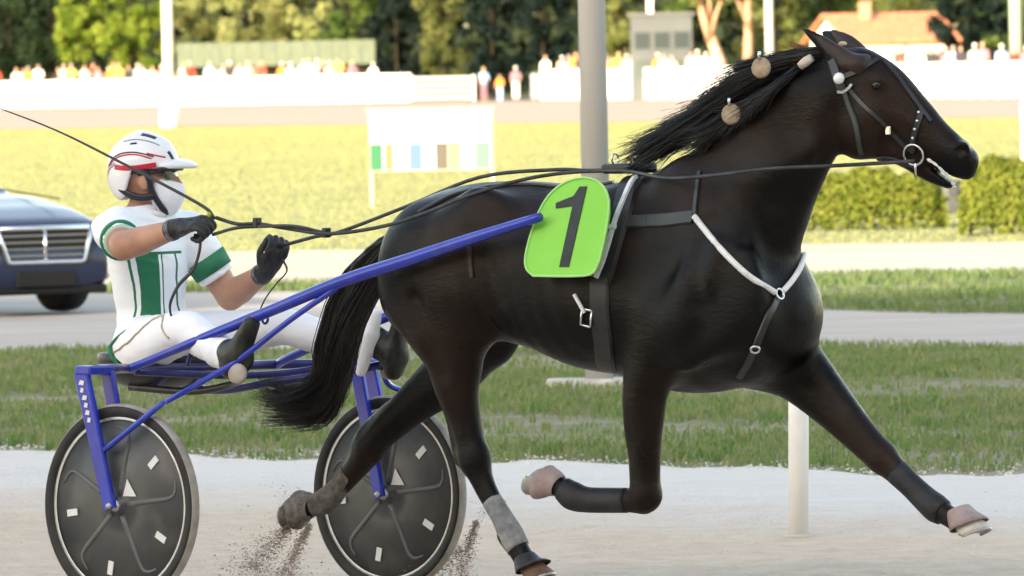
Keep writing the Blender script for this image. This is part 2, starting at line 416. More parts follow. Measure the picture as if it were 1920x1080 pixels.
# raked, trodden surface of the near track
def relief():
    g = np.random.default_rng(8); xs = np.arange(-6.2, 6.2, .04); ys = np.arange(25.0, 53.5, .065); X, Y = np.meshgrid(xs, ys, indexing='ij'); Z = np.zeros_like(X)
    u = X*.681-Y*.732; v = X*.732+Y*.681                        # along and across the track
    for f_, a in ((1.1,.006),(2.7,.005),(6.1,.004),(11,.003)):
        for k in range(4):
            t = g.uniform(0, 6.28); Z += a*np.sin(f_*(u*math.cos(t)*.6+v*math.sin(t))+g.uniform(0, 6.28)+1.3*np.sin(f_*.7*v+g.uniform(0, 6.28)))
    Z += .004*np.sin(v*42+1.2*np.sin(u*.8))*(v < 27.5)              # tine marks of the harrow
    Z += g.normal(0, .0035, X.shape)
    for k in range(900):                                         # hoof prints and clods
        cx, cy = g.uniform(-6, 6), g.uniform(25.5, 52); i0, i1 = np.searchsorted(xs, (cx-.3, cx+.3)); j0, j1 = np.searchsorted(ys, (cy-.35, cy+.35)); w_ = (slice(i0, i1), slice(j0, j1)); d2 = ((X[w_]-cx)/.075)**2+((Y[w_]-cy)/.09)**2; Z[w_] += (-.018*np.exp(-d2)+.012*np.exp(-(np.sqrt(d2)-1.5)**2*3))*g.uniform(.3, 1)
    e = np.interp(X, [p[0] for p in EDGE], [p[1] for p in EDGE])
    tap = np.clip((X+6.2)/.5, 0, 1)*np.clip((6.2-X)/.5, 0, 1)*np.clip((Y-25)/.5, 0, 1)*np.clip((e-.25-Y)/3.0, 0, 1)
    Z = .004+(Z*.75+.010)*tap; Z = np.maximum(Z, .003)
    Z = np.where(Y > e-.1, -.05, Z)
    nx, ny = X.shape; i = np.arange(nx*ny).reshape(nx, ny); q = np.stack([i[:-1,:-1], i[1:,:-1], i[1:,1:], i[:-1,1:]], -1).reshape(-1, 4)
    keep = (Y < e-.1).ravel()[q].all(1)
    return tag(rawmesh('raked_track', np.stack([X, Y, Z], -1).reshape(-1, 3), q[keep], m_track, smooth=True), kind='structure')
relief()
def blades(name, label, reg, n, h, m, seed, keep, wid=.006, patch=True):
    g = np.random.default_rng(seed)
    x = g.uniform(reg[0], reg[1], n*2); y = g.uniform(reg[2], reg[3], n*2)
    ok = keep(x, y)
    pn = np.sin(x*1.3+2*np.sin(y*.6))+np.sin(y*1.1+1.7*np.sin(x*.9))+.8*np.sin(x*3.7+y*2.3)+.5*np.sin(x*7.1-y*5.2)
    if patch: ok &= g.uniform(-2.3, 1.2, len(x)) < pn
    else: pn = pn*.2
    x, y, pn = x[ok][:n], y[ok][:n], pn[ok][:n]; k = len(x)
    hh = h*g.uniform(.45, 1.25, k)*(1+.18*pn); a = g.uniform(0, 2*np.pi, k); ln = g.uniform(.1, .9, k)*hh; b = g.uniform(0, 2*np.pi, k)
    w = wid*g.uniform(.6, 1.4, k)
    V = np.zeros((k, 5, 3)); dx, dy = np.cos(a)*w, np.sin(a)*w; ox, oy = np.cos(b)*ln, np.sin(b)*ln
    V[:,0] = np.stack([x-dx, y-dy, 0*x-.008], 1); V[:,1] = np.stack([x+dx, y+dy, 0*x-.008], 1)
    V[:,2] = np.stack([x+dx*.8+ox*.35, y+dy*.8+oy*.35, hh*.6], 1); V[:,3] = np.stack([x-dx*.8+ox*.35, y-dy*.8+oy*.35, hh*.6], 1)
    V[:,4] = np.stack([x+ox, y+oy, hh], 1)
    i = np.arange(k)[:,None]*5
    faces = np.vstack([np.hstack([i, i+1, i+2]), np.hstack([i, i+2, i+3]), np.hstack([i+3, i+2, i+4])])
    ob = rawmesh(name, V.reshape(-1, 3), faces, m, smooth=False)
    return tag(ob, label, 'grass', kind='stuff')
m_gr = leafmat('grass_blades', (.088,.185,.045), (.24,.245,.13), .3, 2.6)
m_gr2 = leafmat('grass_blades_far', (.09,.16,.055), (.16,.20,.09), .3, 1.2)
blades('verge_grass', 'patchy short green grass verge beyond the pale track edge', (-9,9,34,70), 170000, .042, m_gr, 3, lambda x, y: (y > np.interp(x, *zip(*EDGE))+.05+.5*np.sin(x*3.3+np.sin(x*9))**2) & (y < np.interp(x, *zip(*P1))-.1))
blades('strip_grass', 'even green grass strip between grey path and bright sand way', (-10,10,60,92), 75000, .06, m_gr2, 4, lambda x, y: (y > np.interp(x, *zip(*P2))+.1) & (y < np.interp(x, *zip(*P3))-.1), .009)
blades('field_grass', 'sunlit yellow green mown infield around the results board', (-26,26,96,335), 200000, .020, leafmat('field_blades', (.235,.262,.118), (.275,.285,.140), .3, .10), 5, lambda x, y: (y > np.interp(x, *zip(*P4))+.2) & (y < np.interp(x, *zip(*FT))-.5) & (np.abs(x) < y*.06+2), .014, False)

# ragged limestone edge: loose stones and crumbs
def stones(name, label, pts, m, kind='stuff'):
    mb_v, mb_f = [], []; g = random.Random(11)
    for (x, y, z, s) in pts:
        o = len(mb_v); pr = [(1,0,0),(-.5,.85,0),(-.5,-.85,0),(.2,.3,.8),(0,0,-.6)]
        a = g.uniform(0, 6.28); c, sn = math.cos(a), math.sin(a)
        for p in pr:
            q = [p[i]*s*g.uniform(.6, 1.3) for i in range(3)]; mb_v.append((x+q[0]*c-q[1]*sn, y+q[0]*sn+q[1]*c, z+q[2]*.8))
        mb_f += [(o,o+1,o+3),(o+1,o+2,o+3),(o+2,o,o+3),(o+1,o,o+4),(o+2,o+1,o+4),(o,o+2,o+4)]
    return tag(rawmesh(name, mb_v, mb_f, m, smooth=False), label, 'stones', kind=kind)
g = random.Random(5); pts = []
for i in range(2600):
    x = g.uniform(-6.5, 6.5); y = float(yat(EDGE, x))+g.gauss(.05, .45)
    pts.append((x, y, .004, g.uniform(.004, .012)*(1.9 if g.random() < .06 else 1)))
stones('edge_stones', 'loose pale limestone crumbs along the ragged track edge', pts, mat('limestone', (.50,.48,.45), .95, (.62,.60,.57), scale=5))
pts = []
for i in range(1500):
    x = g.uniform(-4, 4); y = g.uniform(33, 47)
    if y < yat(EDGE, x): pts.append((x, y, .001, g.uniform(.004, .014)))
stones('track_crumbs', 'small crumbs of raked sand scattered over the track', pts, mat('crumbs', (.46,.42,.38), .95, (.55,.51,.47), scale=3))

# unseen stand behind the photographer, shaped and sized to shade the near track
st = empty('grandstand', (0, -9, 0))
tag(st, 'unseen tall concrete grandstand, shaped so its roof shades the near track', 'grandstand')
m_con = mat('stand_concrete', (.66,.65,.63), .9, (.72,.71,.69), scale=.6, bump=.2, bscale=6)
for i in range(15): MB().box((-126+i*12, -6, 10.5), (.8,.8,21), bev=.05).build('column', m_con, st)
for i in range(7): MB().box((-42, -2.6-i*1.6, 6.6+i*1.15), (170,1.6,2.6+i*.1)).build('seating_tier', m_con, st)
MB().box((-42, -14.0, 12.0), (170,.5,23)).build('back_wall', m_con, st)
MB().box((-42, -7.0, 21.6), (172,14.6,.5)).build('roof', m_con, st)
MB().box((-42, .2, 22.0), (172,.3,3.6)).build('roof_fascia', m_con, st)
MB().box((-42, -1.6, 6.6), (170,.3,3.4)).build('parapet', m_con, st)
# ================================================================== the horse
coat = mat('horse_coat', (.0027,.0021,.0020), .38, (.0210,.0100,.0064), scale=1.7, bump=.03, bscale=120, spec=.155, detail=5, contrast=(.45,.68), dust=((.011,.0075,.006), .35, 70), rvar=(.27,.56,6.0), hair=.30)
def stn(top, bot, w, mf, p): return (top[0], top[2], bot[2], w, mf, p)
hf = Field((.0-.12, -.42, .05), (3.35, .50, 2.02), .0095)
hf.loft([stn((0.689,0.000,1.241), (0.684,0.000,1.045), .045, .5, 2.0), stn((0.728,0.000,1.300), (0.719,0.000,0.980), .12, .5, 2.1), stn((0.821,-0.000,1.378), (0.808,-0.000,0.924), .195, .5, 2.1),
  stn((0.944,0.000,1.444), (0.929,0.000,0.897), .25, .52, 2.1), stn((1.079,0.000,1.471), (1.063,0.000,0.916), .275, .52, 2.15), stn((1.224,0.000,1.479), (1.209,-0.000,0.925), .27, .5, 2.15),
  stn((1.391,0.000,1.474), (1.376,0.000,0.893), .28, .47, 2.15), stn((1.582,0.000,1.463), (1.565,0.000,0.831), .300, .45, 2.1), stn((1.771,0.000,1.478), (1.753,0.000,0.802), .298, .43, 2.0),
  stn((1.925,0.000,1.506), (1.905,0.000,0.760), .272, .42, 1.85), stn((2.099,0.000,1.490), (2.080,-0.000,0.750), .258, .42, 1.9), stn((2.259,0.000,1.407), (2.243,0.000,0.776), .245, .45, 2.0),
  stn((2.383,-0.000,1.289), (2.371,0.000,0.820), .215, .5, 2.0), stn((2.472,0.000,1.181), (2.464,0.000,0.874), .165, .5, 2.0), stn((2.522,0.000,1.073), (2.520,0.000,0.983), .06, .5, 2.0)])
# neck
NECK = [((2.211,0.000,1.308), .27, .17), ((2.355,0.005,1.502), .225, .125), ((2.480,0.020,1.639), .185, .105), ((2.577,0.045,1.727), .15, .092), ((2.657,0.060,1.780), .115, .085)]
hf.chain(NECK, .07)
# head
hn = Vector((math.sin(R(-18)), math.cos(R(-18)), 0))
hf.chain([((2.710,0.069,1.784), .134, .086), ((2.781,0.092,1.743), .130, .081), ((2.863,0.119,1.674), .107, .068), ((2.945,0.145,1.604), .084, .058), ((3.019,0.170,1.553), .068, .056), ((3.069,0.186,1.529), .051, .050)], .03, nrm=hn)
hf.ell((2.715,0.071,1.673), (.142,.080,.138), .03, rot=Matrix.Rotation(R(-20),3,'Z'))            # jowl
hf.chain([((2.740,0.079,1.604), .058, .055), ((2.857,0.117,1.556), .042, .045), ((2.955,0.149,1.493), .036, .038), ((3.014,0.168,1.460), .026, .032)], .022, nrm=hn)   # lower jaw
hf.chain([((3.040,0.176,1.499), .030, .038), ((3.077,0.189,1.493), .030, .034)], .012, nrm=hn)    # upper lip
for brow, c1, c2, rim, hole in (((2.818,0.030,1.805), (2.837,0.045,1.706), (2.936,0.090,1.656), (3.086,0.153,1.571), (3.096,0.135,1.565)),
                                ((2.725,0.149,1.804), (2.756,0.149,1.705), (2.872,0.174,1.655), (3.040,0.214,1.570), (3.022,0.231,1.564))):
    hf.ell(brow, (.040,.014,.026), .03)
    hf.chain([(c1, .012), (c2, .010)], .02)
    hf.ell(rim, (.030,.018,.024), .02)
    hf.ell(hole, (.024,.022,.017), .008, sub=True)
hf.chain([((2.961,0.151,1.511), .004, .09), ((3.025,0.171,1.469), .010, .09), ((3.080,0.189,1.434), .017, .09)], .006, nrm=hn, sub=True)   # open lips
# ears laid back
hf.chain([((2.718,0.020,1.864), .035, .028), ((2.643,0.010,1.911), .032, .022), ((2.584,0.000,1.956), .018, .014), ((2.542,-0.010,1.985), .005, .005)], .02)
hf.chain([((2.659,0.120,1.886), .035, .028), ((2.587,0.140,1.936), .030, .022), ((2.512,0.150,1.966), .010, .010)], .02)
# shoulder and chest muscles
for q in (((2.104,-0.100,1.428), (2.339,-0.180,1.159), (2.410,-0.172,1.024)), ((1.947,0.100,1.425), (2.133,0.150,1.141), (2.233,0.150,0.977))):
    hf.chain([(q[0], .09, .05), (q[1], .12, .045), (q[2], .09, .050)], .12)
hf.ell((2.112,-0.190,0.988), (.155,.085,.15), .05)            # triceps near side
hf.ell((2.232,0.120,0.924), (.16,.10,.15), .06)
for sy in (-1, 1): hf.ell((2.32, .072*sy, .99), (.12,.088,.17), .08)       # pectorals
hf.chain([((2.304,-0.220,1.241), .05, .03), ((2.249,-0.255,1.117), .075, .035), ((2.185,-0.265,1.009), .07, .035)], .05)      # long head of the triceps
hf.chain([((2.411,-0.200,1.079), .05, .03), ((2.320,-0.220,0.963), .055, .03), ((2.191,-0.220,0.891), .05, .03)], .05)               # arm
hf.chain([((2.364,-0.100,1.454), .05, .03), ((2.484,-0.090,1.521), .040, .022), ((2.598,-0.060,1.573), .022, .012)], .06)           # brachiocephalic of the neck
hf.chain([((2.124,-0.090,1.452), .05, .03), ((2.325,-0.075,1.612), .045, .025), ((2.511,-0.045,1.765), .04, .02)], .05)            # splenius
hf.chain([((1.269,-0.200,1.373), .08, .04), ((1.199,-0.235,1.264), .08, .03), ((1.184,-0.250,1.118), .08, .03)], .09)                 # thigh
hf.chain([((1.030,-0.200,1.264), .05, .03), ((1.005,-0.215,1.126), .06, .03), ((1.038,-0.225,0.970), .05, .03)], .07)                 # hamstring
# near fore leg, folded
hf.chain([((2.044,-0.180,0.916), .115, .080), ((1.971,-0.175,0.798), .092, .072), ((1.945,-0.165,0.661), .077, .060), ((1.943,-0.160,0.534), .061, .048), ((1.940,-0.155,0.416), .056, .047)], .045)
hf.ell((1.945,-0.155,0.407), (.058,.047,.058), .02)
hf.chain([((1.928,-0.155,0.388), .045, .038), ((1.822,-0.155,0.391), .041, .032), ((1.705,-0.155,0.391), .040, .031), ((1.629,-0.155,0.399), .047, .038), ((1.568,-0.155,0.431), .038, .034), ((1.517,-0.155,0.452), .040, .038)], .015)
# far fore leg, reaching out
hf.chain([((2.266,0.150,0.895), .135, .085), ((2.402,0.155,0.800), .105, .072), ((2.548,0.150,0.680), .076, .056), ((2.666,0.150,0.578), .058, .047), ((2.726,0.150,0.532), .055, .047)], .05)
hf.chain([((2.726,0.150,0.532), .052, .045), ((2.827,0.150,0.452), .040, .033), ((2.904,0.150,0.394), .041, .035), ((2.942,0.150,0.369), .046, .039), ((3.000,0.150,0.338), .038, .036), ((3.040,0.150,0.321), .040, .040)], .015)
# near hind leg, swinging under
hf.ell((0.968,-0.130,1.179), (.165,.12,.22), .06)
hf.chain([((0.980,-0.150,1.189), .17, .11), ((1.051,-0.165,1.023), .155, .098), ((1.102,-0.160,0.894), .118, .085), ((1.104,-0.150,0.779), .086, .066), ((1.131,-0.140,0.663), .059, .049), ((1.158,-0.135,0.547), .053, .044)], .06)
hf.ell((1.185,-0.170,1.005), (.11,.075,.12), .05)
hf.ell((1.167,-0.135,0.525), (.062,.047,.066), .02)
hf.chain([((1.051,-0.140,0.736), .020), ((1.077,-0.135,0.612), .018), ((1.104,-0.135,0.520), .026, .024)], .02)
hf.chain([((1.173,-0.135,0.503), .050, .042), ((1.217,-0.135,0.419), .042, .034), ((1.282,-0.135,0.327), .036, .031), ((1.323,-0.135,0.266), .043, .037), ((1.365,-0.135,0.204), .038, .034), ((1.392,-0.135,0.167), .040, .038)], .02)
# far hind leg, trailing
hf.chain([((0.855,0.140,1.180), .19, .11), ((0.955,0.160,1.012), .15, .10), ((0.923,0.160,0.891), .105, .085), ((0.806,0.150,0.796), .098, .072), ((0.658,0.140,0.700), .073, .056), ((0.511,0.135,0.596), .056, .046), ((0.457,0.135,0.547), .053, .044)], .06)
hf.ell((1.004,0.170,0.960), (.105,.075,.12), .05)
hf.chain([((0.546,0.140,0.684), .020), ((0.437,0.135,0.608), .020), ((0.403,0.135,0.550), .026, .024)], .02)
hf.chain([((0.447,0.135,0.533), .052, .044), ((0.381,0.135,0.467), .043, .035), ((0.304,0.135,0.400), .039, .032), ((0.248,0.135,0.356), .045, .038), ((0.180,0.135,0.336), .036, .034), ((0.142,0.135,0.332), .040, .038)], .02)
# dock of the tail
hf.chain([((0.777,0.000,1.311), .045), ((0.703,0.000,1.278), .034), ((0.637,0.000,1.222), .024)], .04)
# grooves between the muscles
hf.chain([((2.296,-0.235,1.332), .012), ((2.267,-0.275,1.189), .010), ((2.283,-0.285,1.064), .008)], .07, sub=True)
hf.chain([((1.028,-0.280,1.082), .008), ((1.089,-0.280,0.935), .010), ((1.109,-0.245,0.823), .008)], .06, sub=True)
hf.chain([((2.571,-0.130,1.480), .012), ((2.474,-0.170,1.356), .014), ((2.419,-0.190,1.276), .010)], .04, sub=True)
hf.chain([((2.697,-0.100,1.540), .008), ((2.642,-0.120,1.434), .012), ((2.583,-0.150,1.310), .010)], .035, sub=True)
hf.chain([((1.361,-0.300,1.229), .012), ((1.405,-0.300,1.082), .014)], .06, sub=True)
for a, b in (((2.914,0.150,0.355), (2.948,0.150,0.341)), ((1.591,-0.155,0.384), (1.568,-0.155,0.406)), ((1.292,-0.135,0.254), (1.322,-0.135,0.221)), ((0.232,0.135,0.333), (0.202,0.135,0.318))): hf.chain([(a, .020), (b, .016)], .02)      # tufts behind the fetlocks
HV, HF = hf.net(2)
_n = vnormals(HV, HF); _d = .0030*fbm(HV, 8, 5, 2)
_rib = np.clip(1-((HV[:,0]-1.45)/.38)**2, 0, 1)*np.clip(1-((HV[:,2]-1.08)/.22)**2, 0, 1)
_d += .0022*_rib*np.sin((HV[:,0]+.25*(HV[:,2]-1.1))*72)
_nk = np.clip(1-((HV[:,0]-2.25)/.35)**2, 0, 1)*np.clip((HV[:,2]-1.2)/.15, 0, 1)
_d += .003*_nk*np.sin((HV[:,0]*.75-HV[:,2]*.66)*26+1.5*np.sin(HV[:,2]*9))
HV = HV+_n*_d[:,None]
del hf
horse = team('horse', (1.6, 0, .13))
tag(horse, 'black brown trotting horse at full stretch, wearing number one, pulling the blue sulky', 'horse')
hbody = rawmesh('body', HV, HF, coat, horse)
HBVH = BVHTree.FromPolygons([tuple(v) for v in HV], [tuple(int(i) for i in f) for f in HF])
m_hair = mat('horse_hair', (.008,.007,.007), .42, (.022,.016,.013), scale=14, spec=.45, contrast=(.45,.7))
def strands(name, guides, n, r, jit, parent, m, seed, lj=.03, seg=4):
    """hair: n tapered locks spread between neighbouring guide curves"""
    g = np.random.default_rng(seed); G_ = [spline(q, seg) for q in guides]; mb = MB(); k = len(G_[0])
    nc = max(8, n//22); cl = g.uniform(0, len(G_)-1, nc); co = g.normal(0, 1, (nc, 2, 3))
    for i in range(n):
        ci = g.integers(nc); u = np.clip(cl[ci]+g.normal(0, .10), 0, len(G_)-1.001); a = min(int(u), len(G_)-2); f = u-a
        P = G_[a]*(1-f)+G_[a+1]*f
        o0 = (co[ci,0]+g.normal(0, .45, 3))*jit*np.array([1,1.2,1]); o1 = (co[ci,1]*1.0+g.normal(0, .5, 3))*jit*2.4; ph = ci*1.7+g.normal(0, .25); le = g.uniform(.62, 1.06)
        t = np.linspace(0, 1, k)[:,None]
        Q = P+o0*(.35+.65*t)+o1*t*t+np.array([0,1,.5])*lj*np.sin(t*5+ph)*t*.5+g.normal(0, 1, (k, 3))*jit*.12
        kk = max(3, int(round(k*min(le, 1)))); Q = Q[:kk]
        rr = r*g.uniform(.5, 1.5); rad = [max(rr*(1-.9*(j/(kk-1))**1.6), .0006) for j in range(kk)]
        mb.tube(Q, rad, 3, cap=False)
    return mb.build(name, m, parent)
strands('tail', [
 [(0.716,-0.020,1.297), (0.601,-0.020,1.234), (0.441,0.000,1.101), (0.362,0.000,0.923), (0.348,0.000,0.807), (0.237,-0.000,0.742), (0.059,0.020,0.763)],
 [(0.734,-0.030,1.286), (0.638,-0.030,1.197), (0.500,-0.010,1.045), (0.418,0.000,0.886), (0.377,0.000,0.758), (0.251,0.000,0.697), (0.078,0.020,0.729)],
 [(0.717,-0.000,1.274), (0.621,0.000,1.151), (0.508,0.000,0.998), (0.436,0.000,0.839), (0.381,0.000,0.732), (0.282,-0.000,0.675), (0.107,0.020,0.680)],
 [(0.701,0.030,1.259), (0.608,0.030,1.106), (0.524,0.020,0.975), (0.456,0.020,0.829), (0.411,0.000,0.721), (0.324,-0.000,0.660), (0.176,0.020,0.647)]], 3200, .0026, .011, horse, m_hair, 21)
strands('mane', [
 [(2.639,0.030,1.918), (2.525,0.000,1.903), (2.388,-0.030,1.880), (2.277,-0.060,1.828), (2.178,-0.060,1.765)],
 [(2.543,0.020,1.877), (2.445,-0.030,1.856), (2.326,-0.070,1.804), (2.182,-0.080,1.729), (2.031,-0.060,1.669)],
 [(2.447,0.010,1.828), (2.356,-0.050,1.804), (2.236,-0.090,1.734), (2.063,-0.080,1.655), (1.897,-0.050,1.587)],
 [(2.350,0.000,1.772), (2.270,-0.060,1.733), (2.145,-0.080,1.681), (1.965,-0.060,1.615), (1.798,-0.030,1.544)],
 [(2.221,-0.000,1.691), (2.155,-0.050,1.644), (2.038,-0.050,1.600), (1.904,-0.030,1.565), (1.813,-0.020,1.547)]], 3000, .0027, .011, horse, m_hair, 22)
strands('mane_fringe', [
 [(2.548,-0.030,1.854), (2.525,-0.090,1.811), (2.475,-0.115,1.758), (2.421,-0.120,1.714)],
 [(2.385,-0.030,1.776), (2.363,-0.090,1.723), (2.305,-0.120,1.674), (2.250,-0.125,1.639)],
 [(2.198,-0.030,1.661), (2.167,-0.080,1.614), (2.136,-0.100,1.573), (2.069,-0.090,1.546)]], 1100, .0026, .010, horse, m_hair, 23)
strands('forelock', [[(2.691,0.050,1.905), (2.623,0.050,1.901), (2.558,0.040,1.905), (2.497,0.030,1.924)], [(2.691,0.050,1.887), (2.622,0.050,1.883), (2.550,0.040,1.884), (2.483,0.030,1.892)]], 160, .0035, .008, horse, mat('forelock_hair', (.10,.04,.015), .5, (.22,.10,.04), scale=20), 24)
# eyes
m_eye = mat('horse_eye', (.004,.003,.003), .18, coat=.3)
for q in ((2.829,0.021,1.787), (2.721,0.160,1.786)):
    MB().ball(q, .0175, 16, (1,.6,.85)).build('eye', m_eye, horse)
# hooves, shoes and boots
m_hoof = mat('hoof_horn', (.16,.13,.11), .6, (.26,.22,.19), scale=30); m_bell = mat('bell_boot_rubber', (.25,.175,.17), .8, (.37,.29,.28), scale=18, bump=.2)
m_hdark = mat('hoof_dark', (.016,.016,.018), .5, (.03,.03,.034), scale=20); m_hdust = mat('hoof_dusty', (.10,.09,.08), .9, (.24,.22,.20), scale=40, bump=.4)
m_wrap = mat('leg_wrap', (.12,.128,.135), .85, (.27,.28,.285), scale=16, bump=.25, bscale=60); m_dusty = mat('dusty_hair', (.06,.055,.05), .9, (.15,.135,.12), scale=30, bump=.3)
m_shoe = mat('horseshoe_steel', (.35,.34,.33), .4, metal=.9)
def hoof(top, toe_dir, down_dir, m, boot=None, r=.052, bootlen=.055, hs=.80):
    """top: coronet centre; down: axis to the sole; toe: forward direction"""
    d = Vector(down_dir).normalized(); t = Vector(toe_dir); t = (t-d*t.dot(d)).normalized(); s_ = d.cross(t)
    mb = MB(); vs, fs, n = [], [], 18
    for h, rr, sh in ((0,.80,0),(.012,.86,.004),(.085,1.16,.026),(.092,1.18,.028),(.092,.95,.028)):
        for k in range(n):
            a = 2*math.pi*k/n; ca, sa = math.cos(a), math.sin(a)
            heel = (.86 if ca < -.35 else 1.0)
            hh = h*hs*(1.0 if ca > -.2 else .86)
            vs.append(Vector(top)+d*hh+t*(ca*r*rr*heel+sh)+s_*sa*r*rr*.96)
    for i in range(4):
        for k in range(n): fs.append((i*n+k, i*n+(k+1) % n, (i+1)*n+(k+1) % n, (i+1)*n+k))
    fs.append(tuple(range(n))[::-1]); fs.append(tuple(range(4*n, 5*n)))
    ob = mb.add(vs, fs, True).build('hoof', m, horse)
    v2, f2 = [], []                                                    # shoe
    for rr, h in ((1.15,.091*hs),(1.15,.091*hs+.007),(.90,.091*hs+.007),(.90,.091*hs)):
        for k in range(15):
            a = -1.9+3.8*k/14; v2.append(Vector(top)+d*h+t*(math.cos(a)*r*rr+.028)+s_*math.sin(a)*r*rr*.96)
    for i in range(4):
        for k in range(14): f2.append((i*15+k, i*15+k+1, ((i+1) % 4)*15+k+1, ((i+1) % 4)*15+k))
    MB().add(v2, f2).build('horseshoe', m_shoe, ob)
    if boot:
        vs, fs = [], []
        for h, rr, sh in ((-.030,.74,-.004),(-.022,.84,-.004),(.0,1.0,.0),(bootlen*.5,1.18,.010),(bootlen,1.34,.016),(bootlen,1.26,.016)):
            for k in range(20):
                a = 2*math.pi*k/20; vs.append(Vector(top)+d*h+t*(math.cos(a)*r*rr+sh)+s_*math.sin(a)*r*rr)
        for i in range(5):
            for k in range(20): fs.append((i*20+k, i*20+(k+1) % 20, (i+1)*20+(k+1) % 20, (i+1)*20+k))
        MB().add(vs, fs, True).build('bell_boot', boot, horse)
def V3(a): return Vector(a)
def D3(a, b): return V3(b)-V3(a)
hoof(V3((1.531,-0.155,0.445)), D3((1.495,-0.155,0.511), (1.385,-0.155,0.427)), D3((1.540,-0.155,0.434), (1.441,-0.155,0.485)), mat('hoof_grey', (.28,.26,.24), .7, (.40,.37,.34), scale=30), m_bell, .050, .038, .85)
hoof(V3((3.058,0.150,0.339)), D3((3.020,0.150,0.254), (3.200,0.150,0.301)), D3((3.020,0.150,0.352), (3.073,0.150,0.221)), mat('hoof_pale', (.42,.38,.34), .6, (.55,.51,.47), scale=25), m_bell, .052, .040, .78)
hoof(V3((1.397,-0.135,0.168)), D3((1.348,-0.135,0.115), (1.492,-0.135,0.136)), D3((1.388,-0.135,0.178), (1.424,-0.135,0.098)), mat('hoof_brown', (.10,.055,.035), .6, (.16,.09,.06), scale=25), m_hdark, .049, .022, .75)
hoof(V3((0.152,0.135,0.332)), D3((0.081,0.135,0.397), (0.015,0.135,0.311)), D3((0.162,0.135,0.332), (0.017,0.135,0.349)), m_hdust, m_hdust, .054, .034, .85)
def sleeve(name, pts, m, parent=horse):
    Q = spline([list(p[0])+[p[1]] for p in pts], 5)
    return MB().tube([tuple(q[:3]) for q in Q], [q[3] for q in Q], 16, flat=.86, up=(1,0,0)).build(name, m, parent)
sleeve('leg_wrap', [((1.240,-0.135,0.382), .0385), ((1.282,-0.135,0.327), .0395), ((1.323,-0.135,0.266), .047), ((1.355,-0.135,0.218), .044)], m_wrap)
sleeve('dusty_leg_wrap', [((0.360,0.135,0.452), .0415), ((0.309,0.135,0.404), .0395), ((0.248,0.135,0.356), .0465), ((0.187,0.135,0.336), .040)], m_dusty)
m_tend = mat('tendon_boot', (.012,.012,.014), .55, (.022,.022,.026), scale=12, bump=.2)
sleeve('tendon_boot', [((1.860,-0.155,0.391), .043), ((1.775,-0.155,0.390), .0435), ((1.681,-0.155,0.391), .0445), ((1.620,-0.155,0.403), .051), ((1.578,-0.155,0.426), .044)], m_tend)
sleeve('tendon_boot', [((2.787,0.150,0.484), .046), ((2.844,0.150,0.440), .043), ((2.904,0.150,0.394), .046), ((2.946,0.150,0.366), .050), ((2.977,0.150,0.350), .045)], m_tend)
# froth at the lips
FR = spline([(2.979,0.098,1.537), (3.007,0.103,1.521), (3.034,0.113,1.495), (3.050,0.127,1.472), (3.055,0.143,1.450), (3.050,0.152,1.435)], 5); g = random.Random(3)
fr = MB().tube([tuple(p) for p in FR], [.0025+.0055*abs(math.sin(i*.9))*g.uniform(.5,1) for i in range(len(FR))], 8, flat=.6)
fr.build('froth', mat('froth', (.50,.50,.50), .5, (.7,.7,.7), scale=60), horse)
# ================================================================== harness, bridle, number cloth
m_blk = mat('black_leather', (.010,.010,.011), .38, (.020,.019,.019), scale=30, spec=.5)
m_wht = mat('white_strap', (.66,.66,.65), .5, (.76,.76,.75), scale=20, dust=((.35,.32,.29), .5, 25))
m_steel = mat('harness_steel', (.62,.62,.62), .25, metal=1.0)
m_brown = mat('brown_leather', (.016,.009,.007), .5, (.040,.020,.014), scale=14, bump=.15)
def strap(name, S6, width, m, parent, th=.006, lift=.003, rnd_=False, n=6):
    """strap laid on the coat: each point carries its surface normal"""
    Q = spline(S6, n); P, N = [], []
    for q in Q:
        p = Vector(q[:3]); h = HBVH.find_nearest(p)
        nn = Vector(q[3:]).normalized()
        if h[0] is not None and (h[0]-p).length < .05 and not rnd_: p = h[0]; nn = (nn+h[1]*.5).normalized()
        P.append(p+nn*lift); N.append(nn)
    if rnd_: return MB().tube(P, width/2, 8).build(name, m, parent)
    return MB().ribbon(P, N, width, th).build(name, m, parent)
def ring(name, c, nrm, r, t, m, parent):
    nrm = Vector(nrm).normalized(); u = nrm.orthogonal().normalized(); w = nrm.cross(u)
    pts = [Vector(c)+(u*math.cos(a)+w*math.sin(a))*r for a in [2*math.pi*k/16 for k in range(17)]]
    return MB().tube(pts, t, 6, cap=False).build(name, m, parent)
har = team('harness', (2.0, 0, .75))
tag(har, 'black leather racing harness with white breast straps and girth on the horse', 'harness')
strap('saddle_pad', [(1.832,-0.040,1.484,-0.189,-0.207,0.960), (1.886,-0.166,1.404,0.083,-0.766,0.637), (1.889,-0.221,1.315,0.167,-0.895,0.413), (1.881,-0.256,1.226,0.207,-0.940,0.272), (1.864,-0.279,1.136,0.207,-0.970,0.129)], .085, m_blk, har, .014)
strap('white_edge', [(1.877,-0.083,1.475,-0.119,-0.456,0.882), (1.889,-0.157,1.415,0.056,-0.752,0.657), (1.888,-0.205,1.347,0.154,-0.855,0.495), (1.885,-0.237,1.279,0.194,-0.915,0.355), (1.875,-0.262,1.211,0.208,-0.948,0.242), (1.855,-0.279,1.150,0.212,-0.965,0.154)], .018, m_wht, har, .010, .016)
strap('keeper', [(1.851,-0.229,1.316,0.186,-0.881,0.436), (1.879,-0.223,1.315,0.185,-0.888,0.420), (1.904,-0.219,1.313,0.146,-0.900,0.411)], .016, m_wht, har, .006, .026)
